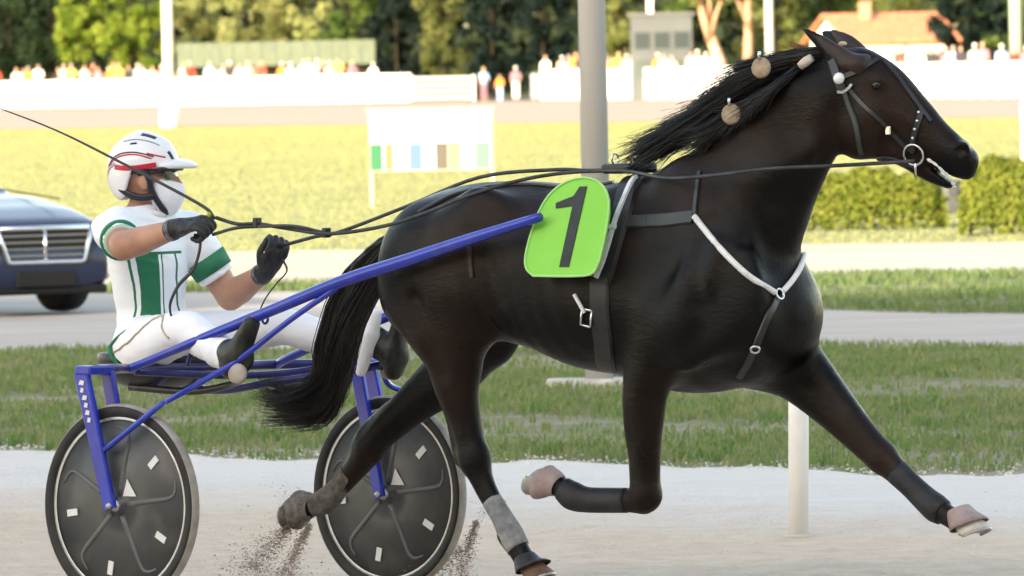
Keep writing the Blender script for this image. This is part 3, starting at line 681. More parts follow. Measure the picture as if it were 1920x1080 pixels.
strap('girth', [(1.860,-0.279,1.140,0.212,-0.967,0.142), (1.861,-0.284,1.064,0.193,-0.980,-0.043), (1.855,-0.270,0.991,0.152,-0.934,-0.322), (1.836,-0.234,0.917,0.067,-0.815,-0.575), (1.775,-0.146,0.841,-0.116,-0.467,-0.877)], .075, m_blk, har, .008)
strap('girth_tug', [(1.767,-0.299,1.097,0.098,-0.995,0.025), (1.787,-0.296,1.064,0.138,-0.988,-0.072), (1.803,-0.290,1.035,0.132,-0.975,-0.179)], .012, m_wht, har, .005, .004)
q = (1.810,-0.286,1.020,0.139,-0.957,-0.256); b_ = MB(); u = Vector((.98,-.05,-.2)).normalized(); w = Vector((.15,0,1)).normalized(); nn = Vector(q[3:])
for a, b in (((-.5,-.62),(.5,-.62)),((.5,-.62),(.5,.62)),((.5,.62),(-.5,.62)),((-.5,.62),(-.5,-.62))):
    b_.tube([Vector(q[:3])+nn*.010+u*a[0]*.045+w*a[1]*.045, Vector(q[:3])+nn*.010+u*b[0]*.045+w*b[1]*.045], .0045, 6)
b_.build('buckle', m_steel, har)
# saddle on top of the withers
sd_ = Vector((1.819,-0.040,1.481,-0.190,-0.197,0.962)[:3]); tp = Vector((1.772,0.000,1.507))
MB().box(tp+Vector((0,0,.012)), (.13,.16,.035), bev=.012).build('saddle', m_blk, har)
for y in (-.05,.05): ring('terret', tp+Vector((-.02,y,.045)), (1,0,0), .018, .004, m_steel, har)
strap('breast_strap', [(1.908,-0.206,1.338,0.119,-0.876,0.468), (1.976,-0.198,1.341,0.039,-0.904,0.426), (2.093,-0.198,1.346,-0.057,-0.969,0.241), (2.215,-0.206,1.356,-0.003,-0.950,0.313)], .050, m_blk, har, .006)
strap('neck_strap', [(2.195,-0.141,1.506,0.056,-0.874,0.484), (2.206,-0.168,1.456,0.035,-0.910,0.413), (2.213,-0.187,1.406,-0.018,-0.928,0.373), (2.221,-0.204,1.360,-0.003,-0.950,0.313)], .016, m_blk, har, .005)
strap('white_breast_strap', [(2.225,-0.206,1.355,0.054,-0.959,0.279), (2.289,-0.214,1.295,-0.010,-0.881,0.472), (2.374,-0.230,1.227,0.459,-0.867,0.193), (2.460,-0.216,1.153,0.527,-0.801,0.283), (2.499,-0.138,1.095,0.955,0.074,0.287)], .022, m_wht, har, lift=.008, rnd_=True)
strap('white_breast_strap', [(2.499,-0.097,1.097,0.942,-0.112,0.317), (2.495,-0.039,1.131,0.922,-0.121,0.368), (2.480,0.025,1.174,0.935,0.114,0.335), (2.436,0.103,1.217,0.776,0.555,0.300)], .020, m_wht, har, lift=.008, rnd_=True)
q = (2.500,-0.119,1.089,0.957,-0.024,0.290); ring('breast_ring', Vector(q[:3])+Vector(q[3:])*.012, q[3:], .018, .005, m_steel, har)
strap('false_martingale', [(2.503,-0.129,1.077,0.969,0.009,0.246), (2.509,-0.176,1.028,0.964,-0.264,0.029), (2.494,-0.193,0.978,0.838,-0.489,-0.243), (2.460,-0.189,0.921,0.488,-0.620,-0.614), (2.396,-0.154,0.862,0.350,-0.543,-0.763), (2.331,-0.121,0.814,0.196,-0.519,-0.832)], .026, m_blk, har, .006, .004)
q = (2.456,-0.188,0.917,0.464,-0.582,-0.668); ring('martingale_ring', Vector(q[:3])+Vector(q[3:])*.014, q[3:], .015, .0045, m_steel, har)
strap('back_strap', [(1.726,-0.031,1.470,-0.095,-0.110,0.989), (1.593,-0.071,1.455,-0.004,-0.239,0.971), (1.400,-0.067,1.468,0.054,-0.216,0.975), (1.236,-0.101,1.462,-0.001,-0.342,0.940), (1.111,-0.154,1.435,-0.083,-0.477,0.875), (1.010,-0.221,1.375,-0.035,-0.729,0.684)], .022, m_blk, har, .006)
strap('hip_strap', [(1.277,-0.269,1.301,0.129,-0.979,0.157), (1.287,-0.278,1.228,0.068,-0.994,0.090), (1.297,-0.280,1.155,0.001,-0.999,-0.044)], .020, m_brown, har, .004)

# number cloth: a stiff rounded plate against the flank
def plate_pt(a, b): return Vector(a)*(1-b)
nc = empty('number_cloth', ORG + RL @ Vector((1.62,-.33,1.12)), YAW, (1.62,-.33,1.12))
tag(nc, 'bright green arched number cloth with a black 1 on the horse', 'number cloth')
m_green = mat('number_green', (.19,.58,.075), .6, (.22,.62,.09), scale=6, spec=.3); m_ink = mat('number_ink', (.022,.028,.03), .6, (.035,.042,.045), scale=14)
OUT = [(1.635,-0.360,1.162), (1.602,-0.353,1.184), (1.589,-0.345,1.215), (1.590,-0.331,1.265), (1.601,-0.313,1.328), (1.619,-0.299,1.382), (1.650,-0.284,1.434), (1.702,-0.274,1.472), (1.768,-0.268,1.491), (1.832,-0.269,1.487), (1.884,-0.276,1.461), (1.913,-0.287,1.422), (1.924,-0.301,1.371), (1.924,-0.321,1.300), (1.918,-0.341,1.228), (1.909,-0.351,1.192), (1.884,-0.359,1.165), (1.777,-0.360,1.160)]
def fan(pts, th, d):
    c = sum((Vector(p) for p in pts), Vector())/len(pts); d = Vector(d)*th; n = len(pts)
    vs = [Vector(p) for p in pts]+[c]+[Vector(p)+d for p in pts]+[c+d]
    fs = [(i, (i+1) % n, n) for i in range(n)]+[((i+1) % n+n+1, i+n+1, 2*n+1) for i in range(n)]+[(i, i+n+1, (i+1) % n+n+1, (i+1) % n) for i in range(n)]
    return MB().add(vs, fs)
ND = Vector((.05,-.93,.30)).normalized()
fan(OUT, .012, -ND).build('plate', m_green, nc)
rim = [tuple(q) for q in spline([Vector(p)+ND*.001 for p in OUT+[OUT[0]]], 3)]
MB().tube(rim, .0045, 6, cap=False).build('edging', mat('number_edging', (.30,.66,.20), .5, (.36,.7,.26), scale=9), nc)
# the cloth surface leans in; the digit is laid 3 mm proud of it
def on_plate(p): return Vector(p)+ND*.004
DIG = [(1.745,-0.351,1.191), (1.787,-0.351,1.191), (1.812,-0.276,1.462), (1.781,-0.276,1.462), (1.760,-0.285,1.430), (1.687,-0.291,1.407), (1.690,-0.297,1.389), (1.762,-0.294,1.396)]
MB().poly([on_plate(p) for p in DIG], .003, -ND).build('digit', m_ink, nc)

# bridle
br = team('bridle', (2.85, 0, 1.45))
tag(br, 'dark studded bridle with brown ear cover and white rosette on the horse head', 'bridle')
strap('headpiece', [(2.670,-0.011,1.875,-0.029,-0.997,0.076), (2.688,-0.018,1.843,0.115,-0.954,0.277), (2.705,-0.023,1.807,0.203,-0.970,0.131), (2.720,-0.020,1.767,0.261,-0.964,-0.057)], .034, m_blk, br, .006)
strap('throat_latch', [(2.726,-0.019,1.771,0.312,-0.950,-0.018), (2.741,-0.015,1.724,0.091,-0.996,0.021), (2.767,-0.017,1.672,0.032,-0.999,0.005), (2.773,-0.008,1.618,0.067,-0.949,-0.308), (2.760,0.026,1.559,0.152,-0.632,-0.760)], .018, mat('green_leather', (.025,.034,.030), .5, (.05,.065,.058), scale=15), br, .005)
strap('cheekpiece', [(2.738,-0.014,1.780,0.351,-0.936,0.025), (2.794,-0.007,1.723,0.287,-0.928,0.235), (2.839,0.012,1.676,0.810,-0.587,-0.008), (2.860,0.052,1.636,0.473,-0.825,-0.310), (2.894,0.076,1.592,0.130,-0.937,-0.325), (2.930,0.093,1.559,0.179,-0.934,-0.308)], .016, m_blk, br, .005)
strap('brow_band', [(2.712,-0.021,1.814,0.260,-0.952,0.163), (2.749,-0.003,1.828,0.437,-0.878,0.194), (2.783,0.024,1.848,0.429,-0.752,0.501), (2.804,0.064,1.872,0.567,-0.475,0.673)], .020, m_blk, br, .005)
strap('overcheck', [(2.814,0.080,1.872,0.582,-0.252,0.773), (2.858,0.081,1.832,0.659,-0.388,0.645), (2.902,0.089,1.776,0.733,-0.518,0.441), (2.945,0.102,1.716,0.693,-0.617,0.373), (2.986,0.114,1.662,0.688,-0.619,0.379)], .016, m_blk, br, .005)
strap('noseband', [(2.956,0.105,1.701,0.675,-0.637,0.372), (2.954,0.089,1.666,0.610,-0.766,0.201), (2.945,0.082,1.631,0.397,-0.917,-0.046), (2.934,0.082,1.595,0.248,-0.956,-0.158), (2.927,0.091,1.563,0.179,-0.934,-0.308)], .022, m_blk, br, .006)
for q in ((2.950,0.094,1.691,0.608,-0.750,0.259), (2.950,0.085,1.663,0.628,-0.754,0.192), (2.945,0.081,1.638,0.440,-0.895,-0.074), (2.938,0.081,1.609,0.286,-0.951,-0.118)):
    MB().ball(Vector(q[:3])+Vector(q[3:])*.010, .006, 8).build('stud', m_steel, br)
q = (2.711,-0.022,1.811,0.260,-0.952,0.163); MB().lathe([(.0,.018),(.010,.017),(.017,.011),(.020,.004),(.020,0)], Vector(q[:3])+Vector(q[3:])*.008, q[3:], 20).build('rosette', mat('rosette_white', (.75,.75,.74), .25, coat=.5), br)
strap('brow_buckle', [(2.705,-0.024,1.768,0.229,-0.972,-0.053), (2.724,-0.019,1.767,0.296,-0.954,-0.045), (2.742,-0.013,1.778,0.351,-0.936,0.025), (2.752,-0.008,1.792,0.407,-0.910,0.085)], .012, m_steel, br, .004, .008)
q = (2.856,0.048,1.638,0.621,-0.716,-0.319); MB().box(Vector(q[:3])+Vector(q[3:])*.010, (.022,.010,.030), bev=.003).build('cheek_buckle', m_steel, br)
q = (2.933,0.094,1.555,0.193,-0.945,-0.265); ring('bit_ring', Vector(q[:3])+Vector(q[3:])*.014, q[3:], .036, .0045, m_steel, br)
MB().tube([(2.954,0.066,1.524), (2.951,0.070,1.502), (2.947,0.077,1.477)], .005, 6).build('bit_shank', m_steel, br)
strap('chin_strap', [(2.928,0.099,1.513,0.245,-0.954,-0.170), (2.880,0.086,1.528,0.098,-0.875,-0.474), (2.840,0.074,1.541,0.054,-0.785,-0.617), (2.792,0.069,1.543,0.049,-0.528,-0.848)], .018, m_blk, br, .005)
ef = Field((2.2,-.25,1.75), (2.95,.35,2.05), .007)
ef.chain([((2.758,0.020,1.845), .034, .030), ((2.681,0.010,1.889), .034, .022), ((2.606,0.000,1.941), .020, .013), ((2.544,-0.010,1.983), .005, .005)], .015)
ef.chain([((2.720,0.100,1.873), .036, .030), ((2.645,0.110,1.928), .032, .022), ((2.570,0.120,1.973), .008, .008)], .02)
ef.chain([((2.763,0.050,1.866), .028, .060), ((2.704,0.050,1.856), .040, .066)], .02)
EV, EF = ef.net(2); rawmesh('ear_cover', EV, EF, m_brown, br)
MB().ball((2.665,0.055,1.928), .013, 10, (1.5,.5,.7)).build('cover_patch', mat('tan_patch', (.45,.33,.24), .8, (.55,.43,.34), scale=30), br)
MB().tube([(2.598,-0.030,1.884), (2.575,-0.035,1.870), (2.555,-0.040,1.856)], [.014,.017,.014], 8).build('fleece_roll', mat('fleece', (.52,.43,.36), .95, (.62,.53,.46), scale=60, bump=.4), br)
for i, (a, lb) in enumerate((((2.448,-0.115,1.853), 'upper tan leather disc hanging on the black mane'), ((2.347,-0.155,1.699), 'lower tan leather disc with metal tab on the mane'))):
    mb = MB().lathe([(.0,.010),(.026,.010),(.033,.006),(.036,0),(.033,-.006),(.0,-.006)], a, (.25,-.95,.1), 22)
    d = mb.build('mane_disc', mat('disc_leather', (.26,.18,.11), .6, (.42,.33,.24), scale=35, bump=.2))
    free(d, a); tag(d, lb, 'disc', 'leather discs on the mane')
    t_ = MB().tube([Vector(a)+Vector((.0,-.010,.030)), Vector(a)+Vector((.003,-.012,.055))], .006, 8).build('tab', m_steel, d, off=a)

# reins
rn = team('reins', (.6, 0, .9)); tag(rn, 'long black leather reins from the driver gloves to the bit', 'reins')
m_rein = mat('rein_leather', (.018,.017,.019), .42, (.05,.05,.056), scale=12)
def cord(name, pts, r, m, parent, flat=1.0, n=6):
    Q = spline(pts, n); return MB().tube([tuple(q) for q in Q], r, 6, flat=flat).build(name, m, parent)
cord('rein', [(0.180,-0.345,1.368), (0.268,-0.330,1.345), (0.352,-0.310,1.344), (0.456,-0.290,1.328), (0.656,-0.280,1.308), (0.901,-0.280,1.333), (1.088,-0.270,1.379), (1.256,-0.240,1.436), (1.399,-0.180,1.478), (1.499,-0.100,1.501), (1.641,-0.070,1.511), (1.862,-0.110,1.509), (2.098,-0.200,1.487), (2.335,-0.235,1.496), (2.540,-0.205,1.515), (2.754,-0.130,1.521), (2.843,0.018,1.526), (2.953,0.062,1.531)], .0066, m_rein, rn, .45)
cord('rein', [(0.004,0.190,1.253), (0.197,0.160,1.287), (0.331,0.150,1.306), (0.657,0.120,1.391), (1.036,0.080,1.493), (1.390,0.060,1.516), (1.542,0.050,1.512), (1.707,0.080,1.513)], .0066, m_rein, rn, .45)
cord('rein_loop', [(0.113,-0.350,1.316), (0.106,-0.350,1.253), (0.074,-0.350,1.187), (-0.005,-0.340,1.131), (-0.056,-0.330,1.065), (-0.077,-0.300,1.008)], .007, m_rein, rn, .4)
cord('rein_loop', [(0.018,0.190,1.207), (0.054,0.170,1.166), (0.034,0.140,1.126), (0.000,0.120,1.077), (-0.014,0.100,1.032), (-0.012,0.080,0.995)], .007, m_rein, rn, .4)
cord('rein_loop', [(0.163,-0.345,1.308), (0.264,-0.340,1.330), (0.346,-0.320,1.335), (0.502,-0.300,1.335), (0.611,-0.270,1.312)], .006, m_rein, rn, .4)
for p in ((0.343,-0.310,1.349), (0.619,-0.260,1.311)): MB().box(p, (.02,.03,.035), bev=.004).build('rein_buckle', m_blk, rn)
wh = free(MB().tube([tuple(q) for q in spline([(0.188,-0.360,1.365), (0.124,-0.370,1.418), (-0.253,-0.400,1.582), (-0.513,-0.420,1.687), (-0.810,-0.430,1.778)], 6)], [.0075-.0055*i/24 for i in range(25)], 6).build('whip', m_blk), (.0,-.37,1.2))
tag(wh, 'long thin black whip held back over the driver shoulder', 'whip')
# ================================================================== the sulky
sk = team('sulky', (0, 0, 0)); sk.rotation_euler = (R(-1.1), 0, YAW)      # leaning a little into the bend, inner wheel bedded in the sand
tag(sk, 'blue two wheeled racing sulky with dark disc wheels behind the horse', 'sulky')
m_blue = mat('sulky_blue', (.009,.026,.33), .28, (.014,.042,.42), scale=6, coat=.5, dust=((.13,.13,.19), .3, 9))
m_navy = mat('sulky_navy', (.018,.022,.12), .35, (.028,.03,.16), scale=6, coat=.3)
m_disc = mat('wheel_disc', (.036,.039,.042), .40, (.052,.055,.059), scale=5, spec=.5, dust=((.15,.14,.13), .5, 7))
m_tyre = mat('tyre_rubber', (.014,.014,.015), .6, (.028,.027,.026), scale=12)
m_tread = mat('tyre_tread_dusty', (.24,.215,.19), .9, (.36,.33,.30), scale=14, bump=.3)
m_rim = mat('rim_alloy', (.42,.42,.43), .35, (.55,.55,.56), scale=10, metal=.5)
m_refl = mat('reflector_white', (.66,.66,.66), .4)
HZ = .362; TR = .715; WX = .038
def wheel(y):
    c = Vector((WX, y, HZ)); ax = (0,-1,0)
    w = MB().lathe([(.0,.030),(.028,.030),(.032,.018),(.10,.016),(.300,.007),(.303,0),(.300,-.007),(.10,-.016),(.032,-.018),(.028,-.030),(.0,-.030)], c, ax, 64).build('wheel', m_disc, sk)
    MB().lathe([(.299,.010),(.309,.013),(.314,0),(.309,-.013),(.299,-.010)], c, ax, 64, cap=False).build('rim', m_rim, w)
    MB().lathe([(.309,.0128),(.320,.021),(.338,.022),(.346,.018),(.347,0),(.346,-.018),(.338,-.022),(.320,-.021),(.309,-.0128)], c, ax, 64, cap=False).build('tyre', m_tyre, w)
    MB().lathe([(.3455,.0195),(.352,.013),(.355,0),(.352,-.013),(.3455,-.0195)], c, ax, 64, cap=False).build('tread', m_tread, w)
    MB().lathe([(.0,.046),(.012,.046),(.020,.040),(.022,.028)], c, ax, 20).build('hub', m_rim, w)
    for k in range(5):
        a = R(79+72*k); d = Vector((math.cos(a),0,math.sin(a))); p = Vector((-math.sin(a),0,math.cos(a)))
        q = [c+d*.040+Vector((0,-.016,0)), c+d*.14+Vector((0,-.0145,0)), c+d*.235+Vector((0,-.0105,0)), c+d*.262+p*.02+Vector((0,-.0095,0)), c+d*.268+p*.06+Vector((0,-.009,0))]
        MB().tube([tuple(x) for x in spline(q, 4)], [.012-.008*i/16 for i in range(17)], 8, flat=.45, up=tuple(p)).build('rib', mat('rib_grey', (.085,.088,.092), .4, (.12,.12,.125), scale=8), w)
        a = R(43+72*k); d = Vector((math.cos(a),0,math.sin(a))); p = Vector((-math.sin(a),0,math.cos(a)))
        cc = c+d*.222+Vector((0,-.0125,0))
        MB().poly([cc-d*.024-p*.012, cc+d*.024-p*.012+Vector((0,.001,0)), cc+d*.024+p*.012+Vector((0,.001,0)), cc-d*.024+p*.012], .004, (0,-1,0)).build('reflector', m_refl, w)
    a = R(42); d = Vector((math.cos(a),0,math.sin(a))); cc = c+Vector((.045,-.0195,.045))
    MB().poly([cc+Vector((-.02,0,-.012)), cc+Vector((.042,0,-.012)), cc+Vector((.0,0,.048))], .002, (0,-1,0)).build('emblem', m_refl, w)
    return w
wheel(-TR); wheel(TR)
def blade(name, top, bot, wt, wb, th, m=m_blue, parent=sk):
    t, b = Vector(top), Vector(bot); x = Vector((1,0,.25)).normalized()
    vs = []
    for p, w in ((t, wt), (t*.5+b*.5, (wt+wb)/2), (b, wb)):
        for sx, sy in ((-1,-.6),(-.8,-1),(.8,-1),(1,-.6),(1,.6),(.8,1),(-.8,1),(-1,.6)): vs.append(p+x*sx*w/2+Vector((0,sy*th/2,0)))
    fs = [tuple(range(8))[::-1], tuple(range(16,24))]+[(i*8+k, i*8+(k+1) % 8, (i+1)*8+(k+1) % 8, (i+1)*8+k) for i in range(2) for k in range(8)]
    return MB().add(vs, fs).build(name, m, parent)
for s in (-1, 1):
    o = blade('fork_blade', (-.100, s*(TR+.050), .825), (WX-.008, s*(TR+.050), HZ-.012), .066, .052, .022)
    i_ = blade('fork_blade', (-.070, s*(TR-.052), .825), (WX-.004, s*(TR-.050), HZ-.012), .058, .046, .022)
    MB().box((-.085, s*TR, .832), (.075,.13,.034), bev=.008).build('fork_crown', m_blue, sk)
    MB().lathe([(.0,.006),(.010,.006),(.012,0)], (WX, s*TR-.066, HZ), (0,-1,0), 14).build('axle_nut', m_rim, sk)
    MB().tube([(WX, s*TR-.075, HZ), (WX, s*TR+.075, HZ)], .009, 8).build('axle', m_rim, sk)
# faint worn lettering on the near fork
lt = MB(); g = random.Random(2)
for k in range(6):
    p = Vector((-.092+k*.0072+g.uniform(-.003,.003), -TR-.0625, .79-k*.026)); w_ = g.uniform(.008,.014)
    lt.poly([p+Vector((-w_,0,-.007)), p+Vector((w_*.6,0,-.009)), p+Vector((w_,0,.006)), p+Vector((-w_*.5,0,.009))], .0015, (0,-1,0))
lt.build('lettering', m_refl, sk)
def pipe(name, pts, r, m=m_blue, parent=sk, n=6):
    Q = spline(pts, n) if len(pts) > 2 else np.array(pts); return MB().tube([tuple(q) for q in Q], r, 12).build(name, m, parent)
pipe('arch_bar', [(-.085,-TR,.835), (-.13,-.55,.835), (-.22,-.40,.832), (-.24,-.2,.83), (-.24,.2,.83), (-.22,.40,.832), (-.12,.55,.832), (-.085,TR,.835)], .017, m_navy)
SH = [(1.659,-0.370,1.355), (1.362,-0.370,1.285), (1.072,-0.370,1.213), (0.754,-0.370,1.135), (0.431,-0.370,1.035), (0.105,-0.370,0.936), (-0.146,-0.380,0.855), (-0.219,-0.400,0.829)]
for s in (-1, 1):
    P = [(p[0], s*abs(p[1]), p[2]) for p in SH]
    Q = spline(P, 6); k = len(Q)
    MB().tube([tuple(q) for q in Q], [.0155+.0075*math.sin(math.pi*min(1, i/(k-1)*1.25)**.8) for i in range(k)], 14).build('shaft', m_blue, sk)
    Bz = [(0.750,-0.372,1.120), (0.536,-0.378,1.007), (0.304,-0.400,0.863), (0.189,-0.540,0.760), (0.221,-0.690,0.721), (0.238,-0.748,0.705), (0.007,-0.768,0.556)]
    pipe('brace', [(p[0], s*abs(p[1]), p[2]) for p in Bz], .0105)
    c = (0.307,-0.405,0.816); c = (c[0], s*abs(c[1]), c[2])
    d = MB().lathe([(.0,.012),(.030,.012),(.036,.006),(.036,-.006),(.0,-.006)], c, (.15,-1,.1), 24).build('reflector_disc', mat('amber_dusty', (.34,.29,.24), .5, (.44,.39,.34), scale=22), sk)
    a = (0.206,-0.360,0.842); b = (0.183,-0.360,0.913); e = (0.318,-0.370,0.992)
    mb = MB()
    mb.tube([(a[0], s*abs(a[1]), a[2]), (b[0], s*abs(b[1]), b[2])], .016, 8)
    mb.tube([(a[0], s*abs(a[1]), a[2]), (c[0], s*abs(c[1]), c[2])], .010, 8)
    mb.build('stirrup_bracket', m_blk, sk)
    rr = (0.406,-0.370,1.007); ring('shaft_ring', (rr[0], s*abs(rr[1]), rr[2]), (.2,1,0), .016, .005, m_navy, sk)
pipe('seat_rail', [(-.46,-.12,.760), (-.20,-.08,.745), (.02,-.10,.775), (.22,-.28,.81), (.30,-.37,.835)], .014, m_blk)
pipe('seat_rail', [(-.46,.12,.760), (-.20,.08,.745), (.02,.10,.775), (.22,.28,.81), (.30,.37,.835)], .014, m_navy)
pipe('cross_stay', [(-.235,-.34,.820), (-.06,.0,.80), (.06,.25,.815), (.16,.38,.86)], .013, m_navy)
for y in (-.1,.1): pipe('seat_post', [(-.38,y,.765), (-.25,y,.825)], .012, m_navy)
sf = Field((-.72,-.30,.68), (-.18,.30,1.0), .008)
sf.ell((-.44,0,.86), (.21,.215,.115), .01); sf.ell((-.43,0,.905), (.20,.205,.115), .01, sub=True); sf.cut((0,0,.885), (0,0,1))
SV, SF = sf.net(2); rawmesh('seat', SV, SF, mat('seat_black', (.014,.014,.017), .4, (.026,.025,.03), scale=8), sk)
pipe('handrail', [(-0.024,-0.300,0.839), (-0.023,-0.280,0.879), (0.001,-0.250,0.903), (0.014,-0.200,0.892)], .008, m_navy)
# ================================================================== the driver
dr = team('person', (-.42, 0, .80))
tag(dr, 'driver in white and green jersey, helmet and face mask, seated on the blue sulky', 'person')
m_skin = mat('skin', (.40,.195,.135), .5, (.50,.27,.19), scale=9, sss=.12, spec=.35)
HIPR, HIPL = (-0.406,-0.100,0.902), (-0.399,0.100,0.914)
SHR, SHL = (-0.451,-0.180,1.329), (-0.423,0.180,1.305)
ELR, WRR = (-0.243,-0.360,1.269), (0.022,-0.355,1.335)
ELL, WRL = (-0.315,0.280,1.072), (-0.068,0.200,1.166)
KNR, ANR = (-0.020,-0.280,0.973), (0.271,-0.345,0.875)
KNL, ANL = (-0.038,0.240,0.967), (0.312,0.350,0.907)
NECK0, HEADC = (-0.465,0.000,1.363), (-0.433,0.000,1.496)
def body(f, g=0.0, torso=True, legs=True, arms=True):
    if torso:
        f.chain([((-0.411,0.000,0.921), .105, .155), ((-0.446,0.000,1.035), .098, .142), ((-0.453,0.000,1.150), .105, .158), ((-0.458,0.000,1.245), .108, .172), ((-0.456,0.000,1.317), .088, .150)], .05, grow=g)
        f.chain([(SHR, .062, .062), ((-0.466,0.000,1.331), .065, .065), (SHL, .062, .062)], .05, grow=g)
        f.chain([((-0.450,-0.130,1.336), .045), ((-0.456,-0.020,1.382), .058), ((-0.472,0.020,1.381), .058), ((-0.434,0.130,1.321), .045)], .04, grow=g)
    if legs:
        for h, k, a in ((HIPR, KNR, ANR), (HIPL, KNL, ANL)):
            m1 = [h[i]*.5+k[i]*.5 for i in range(3)]; m2 = [k[i]*.6+a[i]*.4 for i in range(3)]; m2[2] -= .012
            f.chain([(h, .098, .10), (m1, .080, .080), (k, .060, .060), (m2, .056, .056), (a, .040, .040)], .04, grow=g)
    if arms:
        for s_, e_, w_ in ((SHR, ELR, WRR), (SHL, ELL, WRL)):
            m1 = [s_[i]*.5+e_[i]*.5 for i in range(3)]; m2 = [e_[i]*.62+w_[i]*.38 for i in range(3)]
            f.chain([(s_, .070), (m1, .068), (e_, .056)], .03, grow=g); f.chain([(e_, .056), ([e_[i]*.75+w_[i]*.25 for i in range(3)], .062), (m2, .058), (w_, .041)], .02, grow=g)
BLO, BHI = (-.75,-.55,.70), (.55,.55,1.75)
hm = Matrix.Rotation(R(24), 3, 'Z')      # head turned towards the horse's left
def HD(x, y, z): return tuple(Vector(HEADC)+hm @ Vector((x, y, z)))
f = Field(BLO, BHI, .0075); body(f, -.010)
f.chain([(NECK0, .058, .056), (HD(-.02,0,-.06), .054, .052)], .03)
f.ell(HD(-.018,0,.035), (.100,.078,.102), .02, rot=hm); f.ell(HD(.030,0,-.035), (.068,.060,.075), .02, rot=hm)      # skull, face
f.chain([(HD(.050,0,-.085), .032, .036), (HD(.062,0,-.075), .026)], .03)                                             # chin
f.chain([(HD(.085,0,.018), .010, .011), (HD(.108,0,-.018), .013, .015)], .015)                                       # nose
for s_ in (-1, 1): f.ell(HD(.0,.078*s_,-.005), (.024,.010,.034), .008, rot=hm)                                       # ears
DV, DF = f.net(2); rawmesh('body', DV, DF, m_skin, dr)
# racing jersey: short sleeves, round neck
def jersey_mat():
    m = mat('jersey_white', (.80,.83,.88), .7, (.85,.87,.91), scale=5, bump=.35, bscale=13, spec=.25)
    n = m.node_tree.nodes; l = m.node_tree.links; b = n['Principled BSDF']
    tc = n.new('ShaderNodeTexCoord'); sp = n.new('ShaderNodeSeparateXYZ'); l.new(tc.outputs['Object'], sp.inputs[0])
    def M(op, a, c=None, d=None):
        x = n.new('ShaderNodeMath'); x.operation = op
        for i, v in enumerate((a, c, d)):
            if v is None: continue
            if isinstance(v, (int, float)): x.inputs[i].default_value = v
            else: l.new(v, x.inputs[i])
        return x.outputs[0]
    th = M('ARCTAN2', sp.outputs[1], M('SUBTRACT', sp.outputs[0], JCX)); z = sp.outputs[2]
    wav = M('MULTIPLY', M('SINE', M('MULTIPLY', z, 16.0)), .05)
    th = M('ADD', th, wav)
    def band(v, a, c): return M('MULTIPLY', M('GREATER_THAN', v, a), M('LESS_THAN', v, c))
    zr = band(z, -.5, JZ1)
    strip = M('MULTIPLY', band(th, R(-72), R(-36)), zr)
    l1 = M('MULTIPLY', band(th, R(-82), R(-78.5)), zr); l2 = M('MULTIPLY', band(th, R(-30), R(-26.5)), zr)
    hl = M('MULTIPLY', band(z, JZ1, JZ1+.010), band(th, R(-82), R(45)))
    side = M('MULTIPLY', band(th, R(14), R(22)), zr)
    al = M('MAXIMUM', M('MAXIMUM', strip, M('MAXIMUM', l1, l2)), M('MAXIMUM', hl, side))
    mx = n.new('ShaderNodeMix'); mx.data_type = 'RGBA'; l.new(al, mx.inputs[0]); mx.inputs[7].default_value = (.012,.17,.085,1)
    l.new(b.inputs['Base Color'].links[0].from_socket, mx.inputs[6]); l.new(mx.outputs[2], b.inputs['Base Color'])
    return m
JCX = -.43+.42; JZ1 = (-0.342,-0.140,1.233)[2]-.80
f = Field(BLO, BHI, .0072); body(f, .004, legs=False, arms=False)
def cutarm(f, s_, e_, t):
    p = [s_[i]+(e_[i]-s_[i])*t for i in range(3)]; m1 = [s_[i]*.5+e_[i]*.5 for i in range(3)]
    a = Field(BLO, BHI, .0072); a.chain([(s_, .074), (m1, .068), (e_, .060)], .01); a.cut(p, np.array(e_)-np.array(s_))
    h = np.clip(.5+.5*(f.F-a.F)/.03, 0, 1); f.F = f.F*(1-h)+a.F*h-.03*h*(1-h)
cutarm(f, SHR, ELR, .72); cutarm(f, SHL, ELL, .70)
g_ = np.random.default_rng(4)
# folds pulled towards the armpits and the waist
f.chain([(NECK0, .050, .050), (HD(-.02,0,-.08), .056, .056)], .02); f.cut((-0.453,0.000,1.401), (-.25,0,1))
f.cut((-0.445,0.000,0.902), (-.2,0,-1))
JV, JF = f.net(2); JV = wrinkle(JV, JF, .014, 24, 3, (.3,.2,1)); rawmesh('jersey', JV, JF, jersey_mat(), dr)
m_jg = mat('jersey_green', (.012,.16,.08), .7, (.016,.19,.10), scale=9, bump=.2, bscale=20)
def armband(name, s_, e_, t0, t1, r0, r1, m):
    a = Vector(s_).lerp(Vector(e_), t0); b = Vector(s_).lerp(Vector(e_), t1); return MB().tube([a, a.lerp(b, .5), b], [r0, (r0+r1)/2, r1], 24).build(name, m, dr)
armband('sleeve_band', SHR, ELR, .62, .705, .0735, .0720, m_jg); armband('sleeve_band', SHL, ELL, .40, .62, .0785, .0735, m_jg)
armband('sleeve_hem', SHR, ELR, .70, .735, .0640, .0610, mat('hem_mint', (.40,.62,.52), .7)); 
MB().tube([tuple(p) for p in spline([HD(-.085,0,-.100), HD(-.03,-.068,-.108), HD(.035,-.050,-.118), HD(.055,0,-.122), HD(.035,.050,-.118), HD(-.03,.068,-.108), HD(-.085,0,-.100)], 5)], .012, 8).build('collar', mat('collar_white', (.74,.755,.79), .7), dr)
